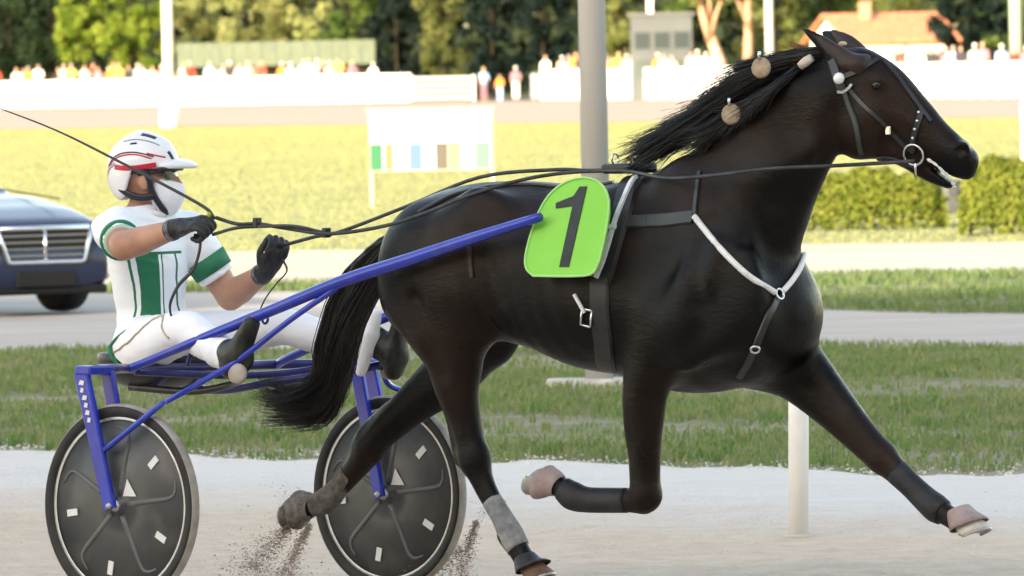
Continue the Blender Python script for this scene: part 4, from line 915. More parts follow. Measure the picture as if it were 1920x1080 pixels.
# white breeches
f = Field(BLO, BHI, .0075); body(f, .006, torso=False, arms=False); f.chain([((-0.406,0.000,0.906), .105, .165), ((-0.440,0.000,0.978), .092, .145)], .05)
f.cut((-0.455,0.000,0.997), (-.25,0,1)); f.chain([((0.358,0.300,1.011), .020), ((0.323,0.300,0.912), .027), ((0.277,0.300,0.803), .019)], .02)
TV, TF = f.net(2); TV = wrinkle(TV, TF, .014, 22, 9, (1,.3,.3)); rawmesh('breeches', TV, TF, mat('breeches_white', (.78,.79,.83), .75, (.83,.84,.88), scale=5, bump=.4, bscale=11, spec=.25), dr)
THB = BVHTree.FromPolygons([tuple(v) for v in TV], [tuple(int(i) for i in q) for q in TF])
def seam(name, pts, r, m):
    P = []
    for q in spline(pts, 6):
        h = THB.find_nearest(Vector(q)); P.append(h[0]+h[1]*.002)
    return MB().tube(P, r, 6).build(name, m, dr)
seam('piping', [(-0.453,-0.170,0.885), (-0.322,-0.200,0.928), (-0.206,-0.220,0.963), (-0.123,-0.250,0.980), (-0.053,-0.300,0.959)], .004, mat('piping_tan', (.42,.37,.28), .7))
MB().tube([tuple(q) for q in spline([(-0.475,-0.190,0.909), (-0.456,-0.200,0.875), (-0.435,-0.190,0.848), (-0.429,-0.170,0.832)], 5)], .009, 8).build('waist_trim', m_jg, dr)
MB().tube([tuple(q) for q in spline([(-0.391,-0.190,0.966), (-0.443,-0.190,0.935), (-0.484,-0.180,0.905)], 5)], .008, 8).build('waist_trim', m_jg, dr)
# boots braced in the stirrups
m_boot = mat('boot_black', (.014,.015,.013), .4, (.04,.042,.035), scale=16, bump=.2)
for a, t, h in ((ANR, (0.352,-0.360,0.999), (0.239,-0.350,0.838)), (ANL, (0.406,0.370,0.974), (0.380,0.360,0.808))):
    b_ = Field((-.2,-.55,.70), (.75,.55,1.20), .0065); up = [a[i]+(t[i]-h[i])*.12-(.05 if i == 0 else 0) for i in range(3)]
    b_.chain([(a, .050, .048), (up, .050, .048)], .02); b_.chain([(h, .036, .036), ([h[i]*.55+t[i]*.45 for i in range(3)], .040, .044), (t, .026, .036)], .03); b_.chain([(a, .048), ([h[i]*.7+t[i]*.3 for i in range(3)], .044)], .03)
    BV, BF = b_.net(2); rawmesh('boot', BV, BF, m_boot, dr)
# gloves: palm, four curled fingers, thumb
m_glove = mat('glove_black', (.016,.017,.018), .5, (.035,.036,.038), scale=30, bump=.3, bscale=80)
def glove(wr, fw, up_, side, elbow):
    """fw: along the hand, up_: back of the hand to knuckles, side: thumb side"""
    fw, up_, sd3 = Vector(fw).normalized(), Vector(up_), Vector(side).normalized(); up_ = (up_-fw*up_.dot(fw)).normalized(); sd3 = (sd3-fw*sd3.dot(fw)-up_*sd3.dot(up_)).normalized()
    w = Vector(wr); lo = w-Vector((.2,.2,.2)); hi = w+Vector((.2,.2,.2)); f = Field(lo, hi, .004)
    P = lambda a, b, c: tuple(w+fw*a+up_*b+sd3*c)
    e = Vector(elbow); cu = (e-w).normalized()
    f.chain([(tuple(w+cu*.045), .037), (tuple(w), .034), (P(.03,0,0), .034, .026)], .012, nrm=tuple(up_))
    f.chain([(P(.03,0,.016), .026, .018), (P(.085,.004,.020), .022, .016)], .012, nrm=tuple(up_)); f.chain([(P(.03,0,-.016), .026, .018), (P(.080,.002,-.022), .022, .016)], .012, nrm=tuple(up_))
    for i, (c, ln) in enumerate(((.034,.92),(.012,1.0),(-.011,.95),(-.032,.80))):
        f.chain([(P(.082,.004,c), .0115), (P(.082+.034*ln,-.006,c), .0108), (P(.082+.040*ln,-.036,c), .0102), (P(.072+.012*ln,-.050,c), .0095), (P(.060,-.038,c), .009)], .005)
    f.chain([(P(.025,-.004,.034), .015), (P(.058,-.020,.048), .0125), (P(.085,-.040,.036), .011), (P(.096,-.048,.020), .0095)], .006)
    V, Q = f.net(1); g = rawmesh('glove', V, Q, m_glove, dr)
    MB().tube([tuple(w+cu*.030), tuple(w+cu*.046)], [.0385,.0395], 18).build('cuff', mat('glove_cuff', (.05,.05,.06), .6, (.22,.22,.25), scale=50), g)
    return g
glove(WRR, Vector((0.183,-0.360,1.357))-Vector(WRR), (0,-.5,.85), (0,.9,.4), ELR)
glove(WRL, Vector((0.025,0.190,1.283))-Vector(WRL), (.9,-.4,.1), (-.4,-.9,.3), ELL)
b_ = MB().ball((0.195,-0.395,1.380), .010, 8, (1,.5,1)).build('glove_logo', mat('glove_yellow', (.30,.32,.04), .6), dr)
# mask, glasses, helmet
m_mask = mat('mask_white', (.72,.74,.80), .8, (.78,.80,.85), scale=12, bump=.3, bscale=30)
f = Field(tuple(Vector(HEADC)-Vector((.2,.2,.2))), tuple(Vector(HEADC)+Vector((.2,.2,.2))), .0055)
f.ell(HD(.034,0,-.040), (.078,.067,.082), .01, rot=hm); f.chain([(HD(.085,0,-.012), .022, .026), (HD(.092,0,-.050), .030, .034), (HD(.070,0,-.100), .026, .030)], .03)
nf = hm @ Vector((1,0,0)); f.cut(HD(.018,0,0), tuple(-nf)); f.cut(HD(.07,0,.004), tuple(hm @ Vector((.35,0,1))))
MV, MF = f.net(2); rawmesh('face_mask', MV, MF, m_mask, dr)
P = [HD(.066,-.066,.030), HD(.082,-.045,.034), HD(.088,-.010,.033), HD(.088,.010,.033), HD(.082,.045,.034), HD(.066,.066,.030), HD(.064,.066,.008), HD(.082,.046,.002), HD(.092,.012,.012), HD(.092,-.012,.012), HD(.082,-.046,.002), HD(.064,-.066,.008)]
n6 = 6; gl = MB(); vs = [Vector(p) for p in P]; o6 = hm @ Vector((.007,0,0)); vs += [v+o6 for v in vs]
gl.add(vs, [(i, i+1, 10-i, 11-i) for i in range(5)]+[(i+12, 23-i, 22-i, i+13) for i in range(5)]+[(i, i+12, (i+1) % 12+12, (i+1) % 12) for i in range(12)])
g = gl.build('glasses', mat('lens_mint', (.035,.06,.052), .12, coat=.6), dr)
for s_ in (-1, 1): MB().tube([HD(.070,.068*s_,.030), HD(.03,.081*s_,.030), HD(-.02,.085*s_,.022)], .006, 6).build('temple', m_blk, g)
m_helm = mat('helmet_white', (.70,.70,.72), .25, (.76,.76,.78), scale=6, coat=.5)
HC = HD(-.026,0,.055)
f = Field(tuple(Vector(HC)-Vector((.25,.25,.25))), tuple(Vector(HC)+Vector((.25,.25,.25))), .0055)
f.ell(HC, (.132,.106,.112), .01, rot=hm); f.ell(HD(-.052,0,-.005), (.100,.098,.085), .03, rot=hm)
ridge = [(HD(-.13,0,.10), .010), (HD(-.04,0,.166), .014), (HD(.06,0,.130), .010)]; f.chain(ridge, .02)
f.ell(HD(-.012,0,-.022), (.112,.092,.092), .008, rot=hm, sub=True)
f.cut(HD(.055,0,.022), tuple(hm @ Vector((.62,0,-1)))) if False else None
f.F = np.maximum(f.F, np.minimum(*[((f.ax[0][:,None,None]-p[0])*n_[0]+(f.ax[1][None,:,None]-p[1])*n_[1]+(f.ax[2][None,None,:]-p[2])*n_[2]).astype(np.float32) for p, n_ in ((HD(0,0,.042), (0,0,-1)), (HD(-.052,0,0), tuple(hm @ Vector((1,0,-.35)))))]))
f.cut(HD(0,0,-.075), (0,0,-1))
HV2, HF2 = f.net(2); hel = rawmesh('helmet', HV2, HF2, m_helm, dr)
f = Field(tuple(Vector(HC)-Vector((.25,.25,.25))), tuple(Vector(HC)+Vector((.25,.25,.25))), .0055)
f.ell(HD(.045,0,.050), (.128,.092,.030), .01, rot=hm); f.ell(HD(.040,0,.030), (.122,.086,.032), .006, rot=hm, sub=True); f.cut(HD(.055,0,0), tuple(hm @ Vector((-1,0,0))))
VV, VF = f.net(2); rawmesh('visor', VV, VF, m_helm, hel)
m_red = mat('helmet_red', (.55,.02,.05), .35); m_hb = mat('helmet_black', (.02,.02,.03), .35)
HB = BVHTree.FromPolygons([tuple(v) for v in HV2], [tuple(int(i) for i in q) for q in HF2])
def decal(name, pts, w, m):
    P, N = [], []
    for q in spline(pts, 6):
        d = (Vector(q)-Vector(HC)).normalized(); h = HB.ray_cast(Vector(HC)+d*.3, -d)
        if h[0] is None: continue
        P.append(h[0]+h[1]*.0005); N.append(h[1])
    if len(P) > 2: return MB().ribbon(P, N, w, .0018).build(name, m, hel)
for s_ in (-1, 1):
    decal('stripe', [HD(-.145,.06*s_,.045), HD(-.10,.09*s_,.085), HD(-.03,.11*s_,.098), HD(.04,.10*s_,.080)], .006, m_red)
    decal('stripe', [HD(-.145,.06*s_,.055), HD(-.10,.09*s_,.096), HD(-.03,.11*s_,.108), HD(.05,.10*s_,.088)], .005, m_hb)
    decal('stripe', [HD(-.11,.09*s_,.050), HD(-.06,.1*s_,.046), HD(-.01,.1*s_,.048), HD(.06,.1*s_,.056)], .018, m_red)
    decal('stripe', [HD(-.16,.05*s_,.02), HD(-.14,.07*s_,.045), HD(-.11,.09*s_,.062)], .012, mat('helmet_grey', (.30,.30,.33), .35))
    decal('stripe', [HD(.02,.1*s_,.100), HD(.06,.09*s_,.092), HD(.09,.07*s_,.085)], .006, m_red)
    decal('stripe', [HD(-.09,.06*s_,.15), HD(-.04,.07*s_,.16), HD(.02,.07*s_,.15), HD(.06,.06*s_,.13)], .005, mat('helmet_grey', (.30,.30,.33), .35))
    decal('vent', [HD(-.02,.035*s_,.19), HD(.015,.04*s_,.185), HD(.045,.04*s_,.17)], .020, m_hb)
    decal('vent', [HD(.10,.05*s_,.11), HD(.105,.045*s_,.09), HD(.11,.04*s_,.075)], .014, m_hb)
    decal('vent', [HD(-.05,.08*s_,.135), HD(-.035,.08*s_,.137), HD(-.025,.08*s_,.137)], .007, m_hb)
    MB().tube([tuple(p) for p in spline([HD(-.085,.085*s_,-.02), HD(-.055,.092*s_,.028), HD(.0,.094*s_,.035), HD(.022,.088*s_,.005), HD(.030,.078*s_,-.04), HD(.055,.055*s_,-.095), HD(.068,.02*s_,-.118)], 5)], .011, 8, flat=.6).build('chin_strap', m_hb, hel)
    MB().tube([tuple(p) for p in spline([HD(-.090,.080*s_,-.025), HD(-.045,.088*s_,-.052), HD(.0,.084*s_,-.060), HD(.035,.076*s_,-.055)], 5)], .013, 8, flat=.5).build('ear_strap', m_hb, hel)
MB().tube([tuple(p) for p in spline([HD(.058,-.098,.038), HD(.09,-.075,.040), HD(.108,-.03,.040), HD(.108,.03,.040), HD(.09,.075,.040), HD(.058,.098,.038)], 5)], .008, 8, flat=.7).build('brow_pad', m_hb, hel)
# ================================================================== dirt thrown up by hoof and wheel
g = random.Random(17); pts = []
def spray(c, d, spread, n, s0, s1):
    for i in range(n):
        t = g.random()**1.3; q = [c[k]+d[k]*t+g.gauss(0, spread*(.25+t)) for k in range(3)]
        w = ORG + RL @ Vector(q)
        if w.z > .005: pts.append((w.x, w.y, w.z, g.uniform(s0, s1)*(1.9 if g.random() < .08 else 1)))
spray((0.178,0.120,0.267), (-.20,.0,-.30), .022, 2200, .0012, .0045); spray((0.078,0.120,0.256), (-.32,.02,-.24), .040, 2200, .0012, .0042); spray((0.161,0.100,0.353), (-.10,0,.06), .035, 260, .001, .003); spray((0.128,0.120,0.266), (-.34,.0,-.10), .05, 700, .001, .003)
spray((0.377,0.800,0.249), (-.12,0,-.30), .024, 1800, .0012, .0042); spray((0.291,0.800,0.148), (-.2,0,-.15), .045, 1200, .0012, .004); spray((0.408,0.800,0.284), (.05,0,.06), .035, 200, .001, .003)
spray((-0.085,0.100,0.122), (.3,0,-.05), .04, 700, .0012, .004)
tag(stones('thrown_dirt', 'brown dirt crumbs flung up behind hoof and wheel', pts, mat('dirt', (.32,.25,.205), .95, (.50,.42,.36), scale=9)), kind='stuff')
o = bpy.data.objects['thrown_dirt']; o['category'] = 'dirt'

# ================================================================== near and middle things
m_wp = mat('white_paint', (.74,.74,.73), .5, (.80,.80,.79), scale=4, dust=((.5,.47,.43), .4, 5))
p0 = (1.103,37.658,0.000); wp = empty('marker_post', p0); wp.rotation_euler = (0, R(1.2), R(10))
tag(wp, 'short white track marker post below the horse outstretched foreleg', 'post')
MB().lathe([(.040,0),(.040,.60),(.036,.63),(.02,.645),(.0,.65)], (0,0,0), (0,0,1), 20).build('post', m_wp, wp)
MB().lathe([(.055,0),(.055,.012),(.042,.02)], (0,0,0), (0,0,1), 20).build('base', mat('post_base', (.45,.43,.38), .8), wp)
p0 = (0.499,56.134,0.000); sp = empty('steel_pole', p0); tag(sp, 'thick plain grey steel pole rising behind the horse back', 'pole')
m_galv = mat('galvanised', (.36,.36,.37), .55, (.43,.43,.44), scale=1.2, stretch=(3,3,.4))
MB().lathe([(.082,0),(.080,3),(.070,9),(.062,12),(.0,12.05)], (0,0,0), (0,0,1), 28).build('pole', m_galv, sp)
MB().box((-.08,0,.01), (.46,.4,.06), bev=.02).build('footing', mat('footing_concrete', (.34,.33,.31), .9, (.5,.49,.47), scale=8, bump=.3), sp)
def mast(name, label, p, r, h, sleeve=None, m=None):
    e = empty(name, p); tag(e, label, 'mast'); m = m or mat('mast_white', (.70,.70,.69), .5, (.76,.76,.75), scale=.8)
    MB().lathe([(r,0),(r*.9,h*.5),(r*.7,h),(0,h+.1)], (0,0,0), (0,0,1), 20).build('shaft', m, e)
    if sleeve: MB().lathe([(sleeve,0),(sleeve,.95),(r*1.1,1.0)], (0,0,0), (0,0,1), 20).build('sleeve', m, e)
    MB().box((0,0,h+.2), (1.6,.3,.25), bev=.03).build('lamp_head', m, e)
    return e
mast('light_mast', 'tall white mast with a thick foot sleeve left above the driver helmet', (-11.413,323.601,0.000), .185, 18, .33)
mast('light_mast', 'slim white mast behind the far fence above the horse mane', (12.841,470.000,0.155), .20, 18)
mast('light_mast', 'pale green mast at the far right edge behind the fence', (23.298,440.000,0.031), .30, 18, m=mat('mast_pale_green', (.36,.42,.34), .6, (.42,.48,.40), scale=.8))
ep = empty('boundary_post', (7.405,138.307,-0.000)); tag(ep, 'thin white post at the right picture edge above the hedge', 'post')
MB().lathe([(.035,0),(.035,1.2),(.0,1.22)], (0,0,0), (0,0,1), 14).build('post', m_wp, ep)

# results board
bl, brt = Vector((-1.875,130.039,0.000)), Vector((-0.236,129.683,0.000)); bo = empty('results_board', (bl+brt)/2, math.atan2((brt-bl).y, (brt-bl).x)); bw = (brt-bl).length
tag(bo, 'white results board on two thin legs with coloured columns along its foot', 'board')
m_board = mat('board_white', (.62,.62,.60), .8, spec=.02); m_frame = mat('board_frame', (.33,.34,.26), .6)
MB().box((0,0,.88), (bw,.03,.80), bev=.004).build('panel', m_board, bo)
for x in (-bw/2, bw/2): MB().box((x,.035,.63), (.045,.035,1.32)).build('leg', m_frame, bo)
MB().box((0,0,1.30), (bw+.10,.05,.05)).build('top_rail', m_frame, bo)
for k, (x0, x1, c) in enumerate(((.0,.10,(.035,.15,.08)), (.12,.19,(.24,.16,.09)), (.32,.43,(.09,.155,.24)), (.54,.64,(.10,.095,.085)), (.645,.75,(.26,.23,.14)), (.865,.99,(.11,.22,.17)))):
    MB().box((-bw/2+bw*(x0+x1)/2, -.018, .67), (bw*(x1-x0), .006, .36)).build('colour_column', mat('column_%d' % k, c, .8, spec=.02), bo)
m_txt = mat('board_text', (.10,.10,.11), .8, spec=.02); g = random.Random(9)
for r_ in range(4):
    for c_ in range(5):
        if g.random() < .12: continue
        w_ = g.uniform(.03,.075); MB().box((-bw/2+bw*(.14+c_*.185+g.uniform(-.02,.02)), -.017, 1.20-r_*.075), (w_, .004, .018)).build('text_mark', m_txt, bo)

# hedges
def leaves(mb, P, N, s0, s1, g):
    for p, n in zip(P, N):
        n = (Vector(n)+Vector((g.gauss(0,.6), g.gauss(0,.6), g.gauss(0,.6)))).normalized(); u = n.orthogonal().normalized(); a = g.uniform(0, 6.28)
        w = n.cross(u); u, w = u*math.cos(a)+w*math.sin(a), w*math.cos(a)-u*math.sin(a); s = g.uniform(s0, s1); p = Vector(p)
        mb.add([p-u*s, p+w*s*.55+n*s*.15, p+u*s, p-w*s*.55+n*s*.15], [(0,1,2,3)])
def hedge(name, label, c, L, D, Hh, mleaf, n, seed, rz=0, wav=.06):
    g = random.Random(seed); e = empty(name, c, rz); tag(e, label, 'hedge')
    P, N = [], []
    for i in range(n):
        a, b = g.uniform(0, math.pi), g.uniform(-1, 1)
        ca, sa = math.cos(a), math.sin(a); sg = lambda v, q: math.copysign(abs(v)**q, v)
        rd = (1-abs(b)**5)**.45; y, z = sg(ca,.7)*D/2*(.6+.4*rd), sg(sa,.60)*Hh*(.94+wav*math.sin(b*L*4+seed)+.04*math.sin(b*L*11+seed*2))*(.45+.55*rd); x = b*L/2
        k = 1-g.random()**3*.4
        P.append((x, y*k+g.gauss(0,.012), max(.02, z*(.35+.65*k)+g.gauss(0,.015)))); N.append((b**5*2, ca, sa))
        if i % 5 == 0: P.append((math.copysign(L/2, b)*(1+g.gauss(0,.02)), y*g.random(), max(.02, Hh*.5*g.random()))); N.append((math.copysign(1, b), 0, .3))
    mb = MB(); leaves(mb, P, N, .018, .042, g); mb.build('foliage', mleaf, e)
    for k in range(int(L*5)): 
        x = -L/2+.1+(L-.2)*k/max(1, int(L*5)-1); MB().tube([(x, g.gauss(0,.04), 0), (x+g.gauss(0,.04), g.gauss(0,.05), Hh*.8)], [.014,.006], 5).build('stem', mat('stem_bark', (.07,.05,.035), .9), e)
    return e
m_hl = leafmat('hedge_leaf', (.10,.15,.022), (.23,.25,.05), .35, 7); m_hd = leafmat('hedge_leaf_dark', (.015,.035,.012), (.04,.065,.02), .3, 6)
hedge('hedge', 'clipped yellow green hedge beneath the horse chin', (3.883,105.984,0.000), 1.75, .9, .66, m_hl, 9000, 1, .05)
hedge('hedge', 'clipped yellow green hedge at the right edge, nearer and taller block', (5.173,101.099,-0.000), .86, .9, .80, m_hl, 5200, 2, .0)
hedge('hedge', 'low dark green hedge behind the right clipped hedge', (7.062,135.857,0.000), .95, .7, .42, m_hd, 4200, 3)
db = empty('bollard', (5.267,115.634,0.000)); tag(db, 'dark squat tapered block standing between the two yellow hedges', 'bollard')
MB().lathe([(.20,0),(.20,.05),(.17,.06),(.14,.32),(.16,.34),(.16,.38),(.0,.40)], (0,0,0), (0,0,1), 8, smooth=False).build('block', mat('bollard_dark', (.055,.06,.06), .7, (.09,.095,.09), scale=8), db)

# ------------------------------------------------------------------ the parked car
def make_car():
    e = empty('car', (-3.676,75.002,0.000), R(-54)); tag(e, 'dark blue saloon car with chrome grille parked behind the driver', 'car')
    m_p = mat('car_paint', (.006,.011,.033), .25, (.007,.013,.038), scale=2, coat=.25); m_ch = mat('chrome', (.60,.61,.63), .2, metal=1.0); m_pl = mat('car_plastic', (.008,.009,.011), .6, spec=.15)
    m_gl = mat('car_glass', (.02,.025,.03), .05, coat=1.0)
    f = Field((-4.9,-1.05,.1), (.25,1.05,1.6), .03)
    st = [(-4.75,.72,.34,.70,.5,3.5),(-4.65,.85,.25,.80,.5,3.8),(-4.2,.93,.20,.87,.5,4),(-3.6,.95,.18,.89,.5,4),(-1.3,.95,.18,.90,.5,4),(-.6,.87,.17,.89,.5,4),(-.25,.79,.17,.86,.5,4),(-.06,.72,.18,.78,.5,3.8),(.04,.60,.22,.66,.5,3.4),(.07,.5,.30,.5,.5,3)]
    f.loft(st, .02)
    f.chain([((-4.05,0,.92), .16, .66), ((-3.55,0,1.10), .26, .64), ((-2.8,0,1.13), .29, .63), ((-2.2,0,1.12), .27, .64), ((-1.45,0,.92), .10, .70)], .08)
    for x in (-.86, -3.62):
        for y in (-.82, .82): f.chain([((x,y-.2,.30), .345), ((x,y+.2,.30), .345)], .02, sub=True)
    V, Q = f.net(2); rawmesh('body', V, Q, m_p, e)
    for x in (-.86, -3.62):
        for y in (-.76, .76):
            w = MB().lathe([(.14,.10),(.25,.105),(.305,.09),(.315,.0),(.305,-.09),(.25,-.105),(.14,-.10)], (x,y,.315), (0,1,0), 28).build('wheel', mat('car_tyre', (.015,.015,.016), .7), e)
            MB().lathe([(.0,.09),(.05,.10),(.19,.08),(.21,.112)], (x,y,.315), (0,math.copysign(1,y),0), 20).build('rim', mat('car_rim', (.4,.4,.42), .3, metal=.8), w)
    # grille
    gy, gz0, gz1, X = .44, .42, .685, .07
    gr = MB().box((X-.03,0,(gz0+gz1)/2), (.06,gy*2-.04,gz1-gz0-.03)).build('grille', m_pl, e)
    fr = [(X,-gy,gz1), (X,gy,gz1), (X+.015,gy-.09,gz0), (X+.015,-gy+.09,gz0), (X,-gy,gz1)]
    MB().tube([tuple(q) for a, b in zip(fr[:-1], fr[1:]) for q in (np.array(a)*.97+np.array(b)*.03, np.array(a)*.5+np.array(b)*.5, np.array(a)*.03+np.array(b)*.97)], .020, 8).build('surround', m_ch, gr)
    MB().tube([(X+.008,0,gz0), (X+.002,0,gz1)], .016, 8).build('bar', m_ch, gr)
    for k in range(4): z = gz0+.052+k*.052; MB().box((X+.004,0,z), (.012,(gy-.085+ (z-gz0)/(gz1-gz0)*.085)*1.96,.012)).build('slat', mat('slat_grey', (.16,.17,.18), .35, metal=.6), gr)
    for y in (-1, 1):
        h = MB().ball((-.05,y*.64,.585), .14, 14, (.9,1.05,.72)).build('headlight', mat('lamp_glass', (.42,.46,.50), .06, coat=1.0), e)
        MB().ball((.0,y*.58,.30), .05, 10, (.5,1.3,.8)).build('fog_lamp', mat('fog_glass', (.30,.27,.22), .2), e)
    MB().box((.065,0,.29), (.05,.54,.12), bev=.008).build('number_plate', mat('plate_dark', (.012,.013,.013), .7, spec=.1), e)
    MB().box((-.04,0,.20), (.16,1.20,.07), bev=.02).build('lower_lip', m_pl, e)
    MB().add([(-1.62,-.60,.98),(-1.62,.60,.98),(-2.12,.53,1.34),(-2.12,-.53,1.34)], [(0,1,2,3)]).build('windscreen', m_gl, e)
    for y in (-1, 1): MB().add([(-1.75,y*.685,.97),(-3.6,y*.685,.99),(-3.4,y*.60,1.30),(-2.15,y*.60,1.31)], [(0,1,2,3)]).build('side_window', m_gl, e)
    MB().tube([(-.35,-.42,.905), (-.9,-.45,.95), (-1.4,-.5,.985)], .006, 5).build('bonnet_seam', m_pl, e)
    MB().tube([(-.35,.42,.905), (-.9,.45,.95), (-1.4,.5,.985)], .006, 5).build('bonnet_seam', m_pl, e)
make_car()

# ================================================================== far side of the course
def along(L, t):
    """point and direction on a polyline, t in metres along x"""
    x = t; y = float(yat(L, x)); d = Vector((1, (float(yat(L, x+.5))-float(yat(L, x-.5))), 0)).normalized(); return Vector((x, y, .004)), d
m_fence = mat('fence_white', (.78,.77,.75), .6, (.82,.81,.80), scale=.5)
TIN = [mat('panel_tint_%d' % i, c, .6) for i, c in enumerate(((.78,.77,.75), (.70,.80,.80), (.80,.74,.76), (.76,.80,.74), (.80,.79,.72)))]
def fence(name, label, x0, x1, hgt):
    e = empty(name, along(FB, (x0+x1)/2)[0]); tag(e, label, 'fence'); o = e.location; x = x0; g = random.Random(int(x0*10)); k = 0
    while x < x1-.05:
        p, d = along(FB, x); nx = min(x1, x+2.4*d.x); q, _ = along(FB, nx); c = (p+q)/2-o; L = (q-p).length; M = Matrix.Rotation(math.atan2((q-p).y, (q-p).x), 3, 'Z')
        MB().box(c+Vector((0,0,hgt*.5+.05)), (L-.03,.05,hgt-.02), rot=M).build('panel', TIN[g.choice((0,0,0,1,2,3,4))], e)
        MB().box(p-o+Vector((0,.09,hgt*.5)), (.08,.08,hgt)).build('post', m_fence, e)
        x = nx; k += 1
fence('course_fence', 'long white board fence left of the louvred gate, crowd behind it', -110, -5.15, 1.5)
fence('course_fence', 'white board fence right of the gap, running behind the horse neck', 1.75, 90, 1.55)
# louvred white gate
a, b = along(FB, -5.1)[0], along(FB, -1.8)[0]; gt = empty('louvred_gate', (a+b)/2, math.atan2((b-a).y, (b-a).x)); L = (b-a).length
tag(gt, 'white slatted gate section beside the gap in the far fence', 'gate')
for z in (.18,.52,.86,1.2): MB().box((0,0,z+.05), (L,.06,.19)).build('slat', mat('slat_white', (.42,.42,.41), .8, spec=.02), gt)
for x in (-L/2+.05, L/2-.05): MB().box((x,.05,.70), (.12,.08,1.4)).build('post', m_fence, gt)
MB().box((0,.02,.05), (L,.10,.12)).build('kick_board', mat('kick_dark', (.09,.085,.08), .8), gt)
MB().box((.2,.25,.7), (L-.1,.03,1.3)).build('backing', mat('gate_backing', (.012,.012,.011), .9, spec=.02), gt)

# people: one figure with parts, copied
def figure_meshes():
    f = Field((-.45,-.35,-.02), (.45,.35,1.95), .03)
    f.chain([((-.10,0,.05), .055), ((-.10,0,.48), .065), ((-.09,0,.90), .095)], .03); f.chain([((.10,.03,.05), .055), ((.10,.01,.48), .065), ((.09,0,.90), .095)], .03)
    f.chain([((-.10,-.08,.03), .045), ((-.10,.02,.04), .05)], .03); f.chain([((.10,-.05,.03), .045), ((.10,.05,.04), .05)], .03)
    f.chain([((0,0,.95), .10, .15), ((0,0,1.20), .10, .16), ((0,0,1.42), .09, .18)], .05, nrm=(1,0,0)); f.chain([((0,0,1.45), .055), ((0,0,1.58), .055)], .03); f.ell((0,-.01,1.68), (.078,.095,.115), .02)
    f.chain([((-.20,0,1.42), .055), ((-.27,-.03,1.15), .045), ((-.24,-.12,.92), .04)], .04); f.chain([((.20,0,1.42), .055), ((.27,-.06,1.15), .045), ((.16,-.22,1.05), .04)], .04)
    body = f.net(2)
    f = Field((-.45,-.35,.8), (.45,.35,1.6), .03); f.chain([((0,0,.92), .125, .175), ((0,0,1.20), .118, .178), ((0,0,1.43), .105, .205)], .05, nrm=(1,0,0))
    f.chain([((-.20,0,1.42), .072), ((-.26,-.03,1.18), .062)], .04); f.chain([((.20,0,1.42), .072), ((.26,-.05,1.18), .062)], .04); top = f.net(2)
    f = Field((-.3,-.3,.0), (.3,.3,1.1), .03); f.chain([((-.10,0,.12), .075), ((-.10,0,.48), .085), ((-.085,0,.92), .115)], .03); f.chain([((.10,.03,.12), .075), ((.10,.01,.48), .085), ((.085,0,.92), .115)], .03); trou = f.net(2)
    f = Field((-.2,-.2,1.5), (.2,.2,1.9), .02); f.ell((0,.012,1.715), (.09,.105,.10), .01); f.cut((0,-.07,1.70), (0,-1,-.25)); hair = f.net(2)
    f = Field((-.25,-.3,1.5), (.25,.25,1.95), .02); f.ell((0,.0,1.735), (.098,.112,.085), .01); f.ell((0,-.08,1.72), (.10,.12,.018), .01); f.cut((0,0,1.71), (0,0,-1)); hat = f.net(2)
    return body, top, trou, hair, hat
FM = figure_meshes(); FME = []
for nm, (V, Q) in zip(('body', 'top', 'trousers', 'hair', 'hat'), FM):
    me = bpy.data.meshes.new(nm); me.from_pydata(V.tolist(), [], Q.tolist()); me.polygons.foreach_set('use_smooth', [True]*len(me.polygons)); me.materials.append(m_skin); me.update(); FME.append(me)
m_sk2 = mat('skin_far', (.55,.32,.23), .6)
PAL = {'orange': (.75,.22,.04), 'red': (.60,.05,.035), 'white': (.78,.77,.75), 'pink': (.75,.38,.36), 'peach': (.75,.50,.36), 'yellow': (.75,.48,.10), 'pale blue': (.30,.48,.75), 'dark': (.03,.035,.045), 'mint': (.35,.65,.50), 'plum': (.30,.16,.20)}
HAIR = {'brown': (.05,.03,.02), 'blond': (.40,.28,.14), 'grey': (.35,.34,.33), 'white': (.8,.79,.77)}
def person(loc, rz, shirt, hair, hat, label, group=None, s=1.0, trousers='dark'):
    e = empty('person', loc, rz); e.scale = (s, s, s); tag(e, label, 'person', group)
    for nm, me, m in (('body', FME[0], m_sk2), ('top', FME[1], mat('cloth_'+shirt, PAL[shirt], .8)), ('trousers', FME[2], mat('cloth_'+trousers, PAL[trousers], .8)), (('hat', FME[4], mat('hat_'+hair, HAIR[hair], .8)) if hat else ('hair', FME[3], mat('hair_'+hair, HAIR[hair], .7)))):
        o = bpy.data.objects.new(nm, me); COL.objects.link(o); o.parent = e; o.material_slots[0].link = 'OBJECT'; o.material_slots[0].material = m
    return e
g = random.Random(31); terr = .55
def crowd(x0, x1, step, where, grp):
    x = x0; combos = [(a, b, c) for a in ('orange','red','white','pink','peach','yellow','mint','plum','pale blue','dark') for b, c in (('brown',False),('blond',False),('grey',False),('white',True))]; g.shuffle(combos)
    while x < x1 and combos:
        p, d = along(FB, x); sh, hr, ht = combos.pop()
        person((p.x, p.y+g.uniform(1.0,2.6), terr+.004), g.uniform(-.5,.5), sh, hr, ht, f'spectator in {sh} top with {"white hat" if ht else hr+" hair"} {where}', grp, g.uniform(.88,1.08))
        x += step*g.choice((.45,.6,.8,1.0,1.3,2.0))
crowd(-29.5, -6.0, .58, 'behind the left white fence', 'spectators behind the left fence')
crowd(2.0, 4.5, .42, 'behind the white fence left of the grey pole', 'spectators beside the grey pole')
crowd(5.0, 10.2, .45, 'behind the white fence between pole and mane', 'spectators below the grey hut')
crowd(17.8, 22.5, .52, 'behind the fence right of the horse head', 'spectators at the far right')
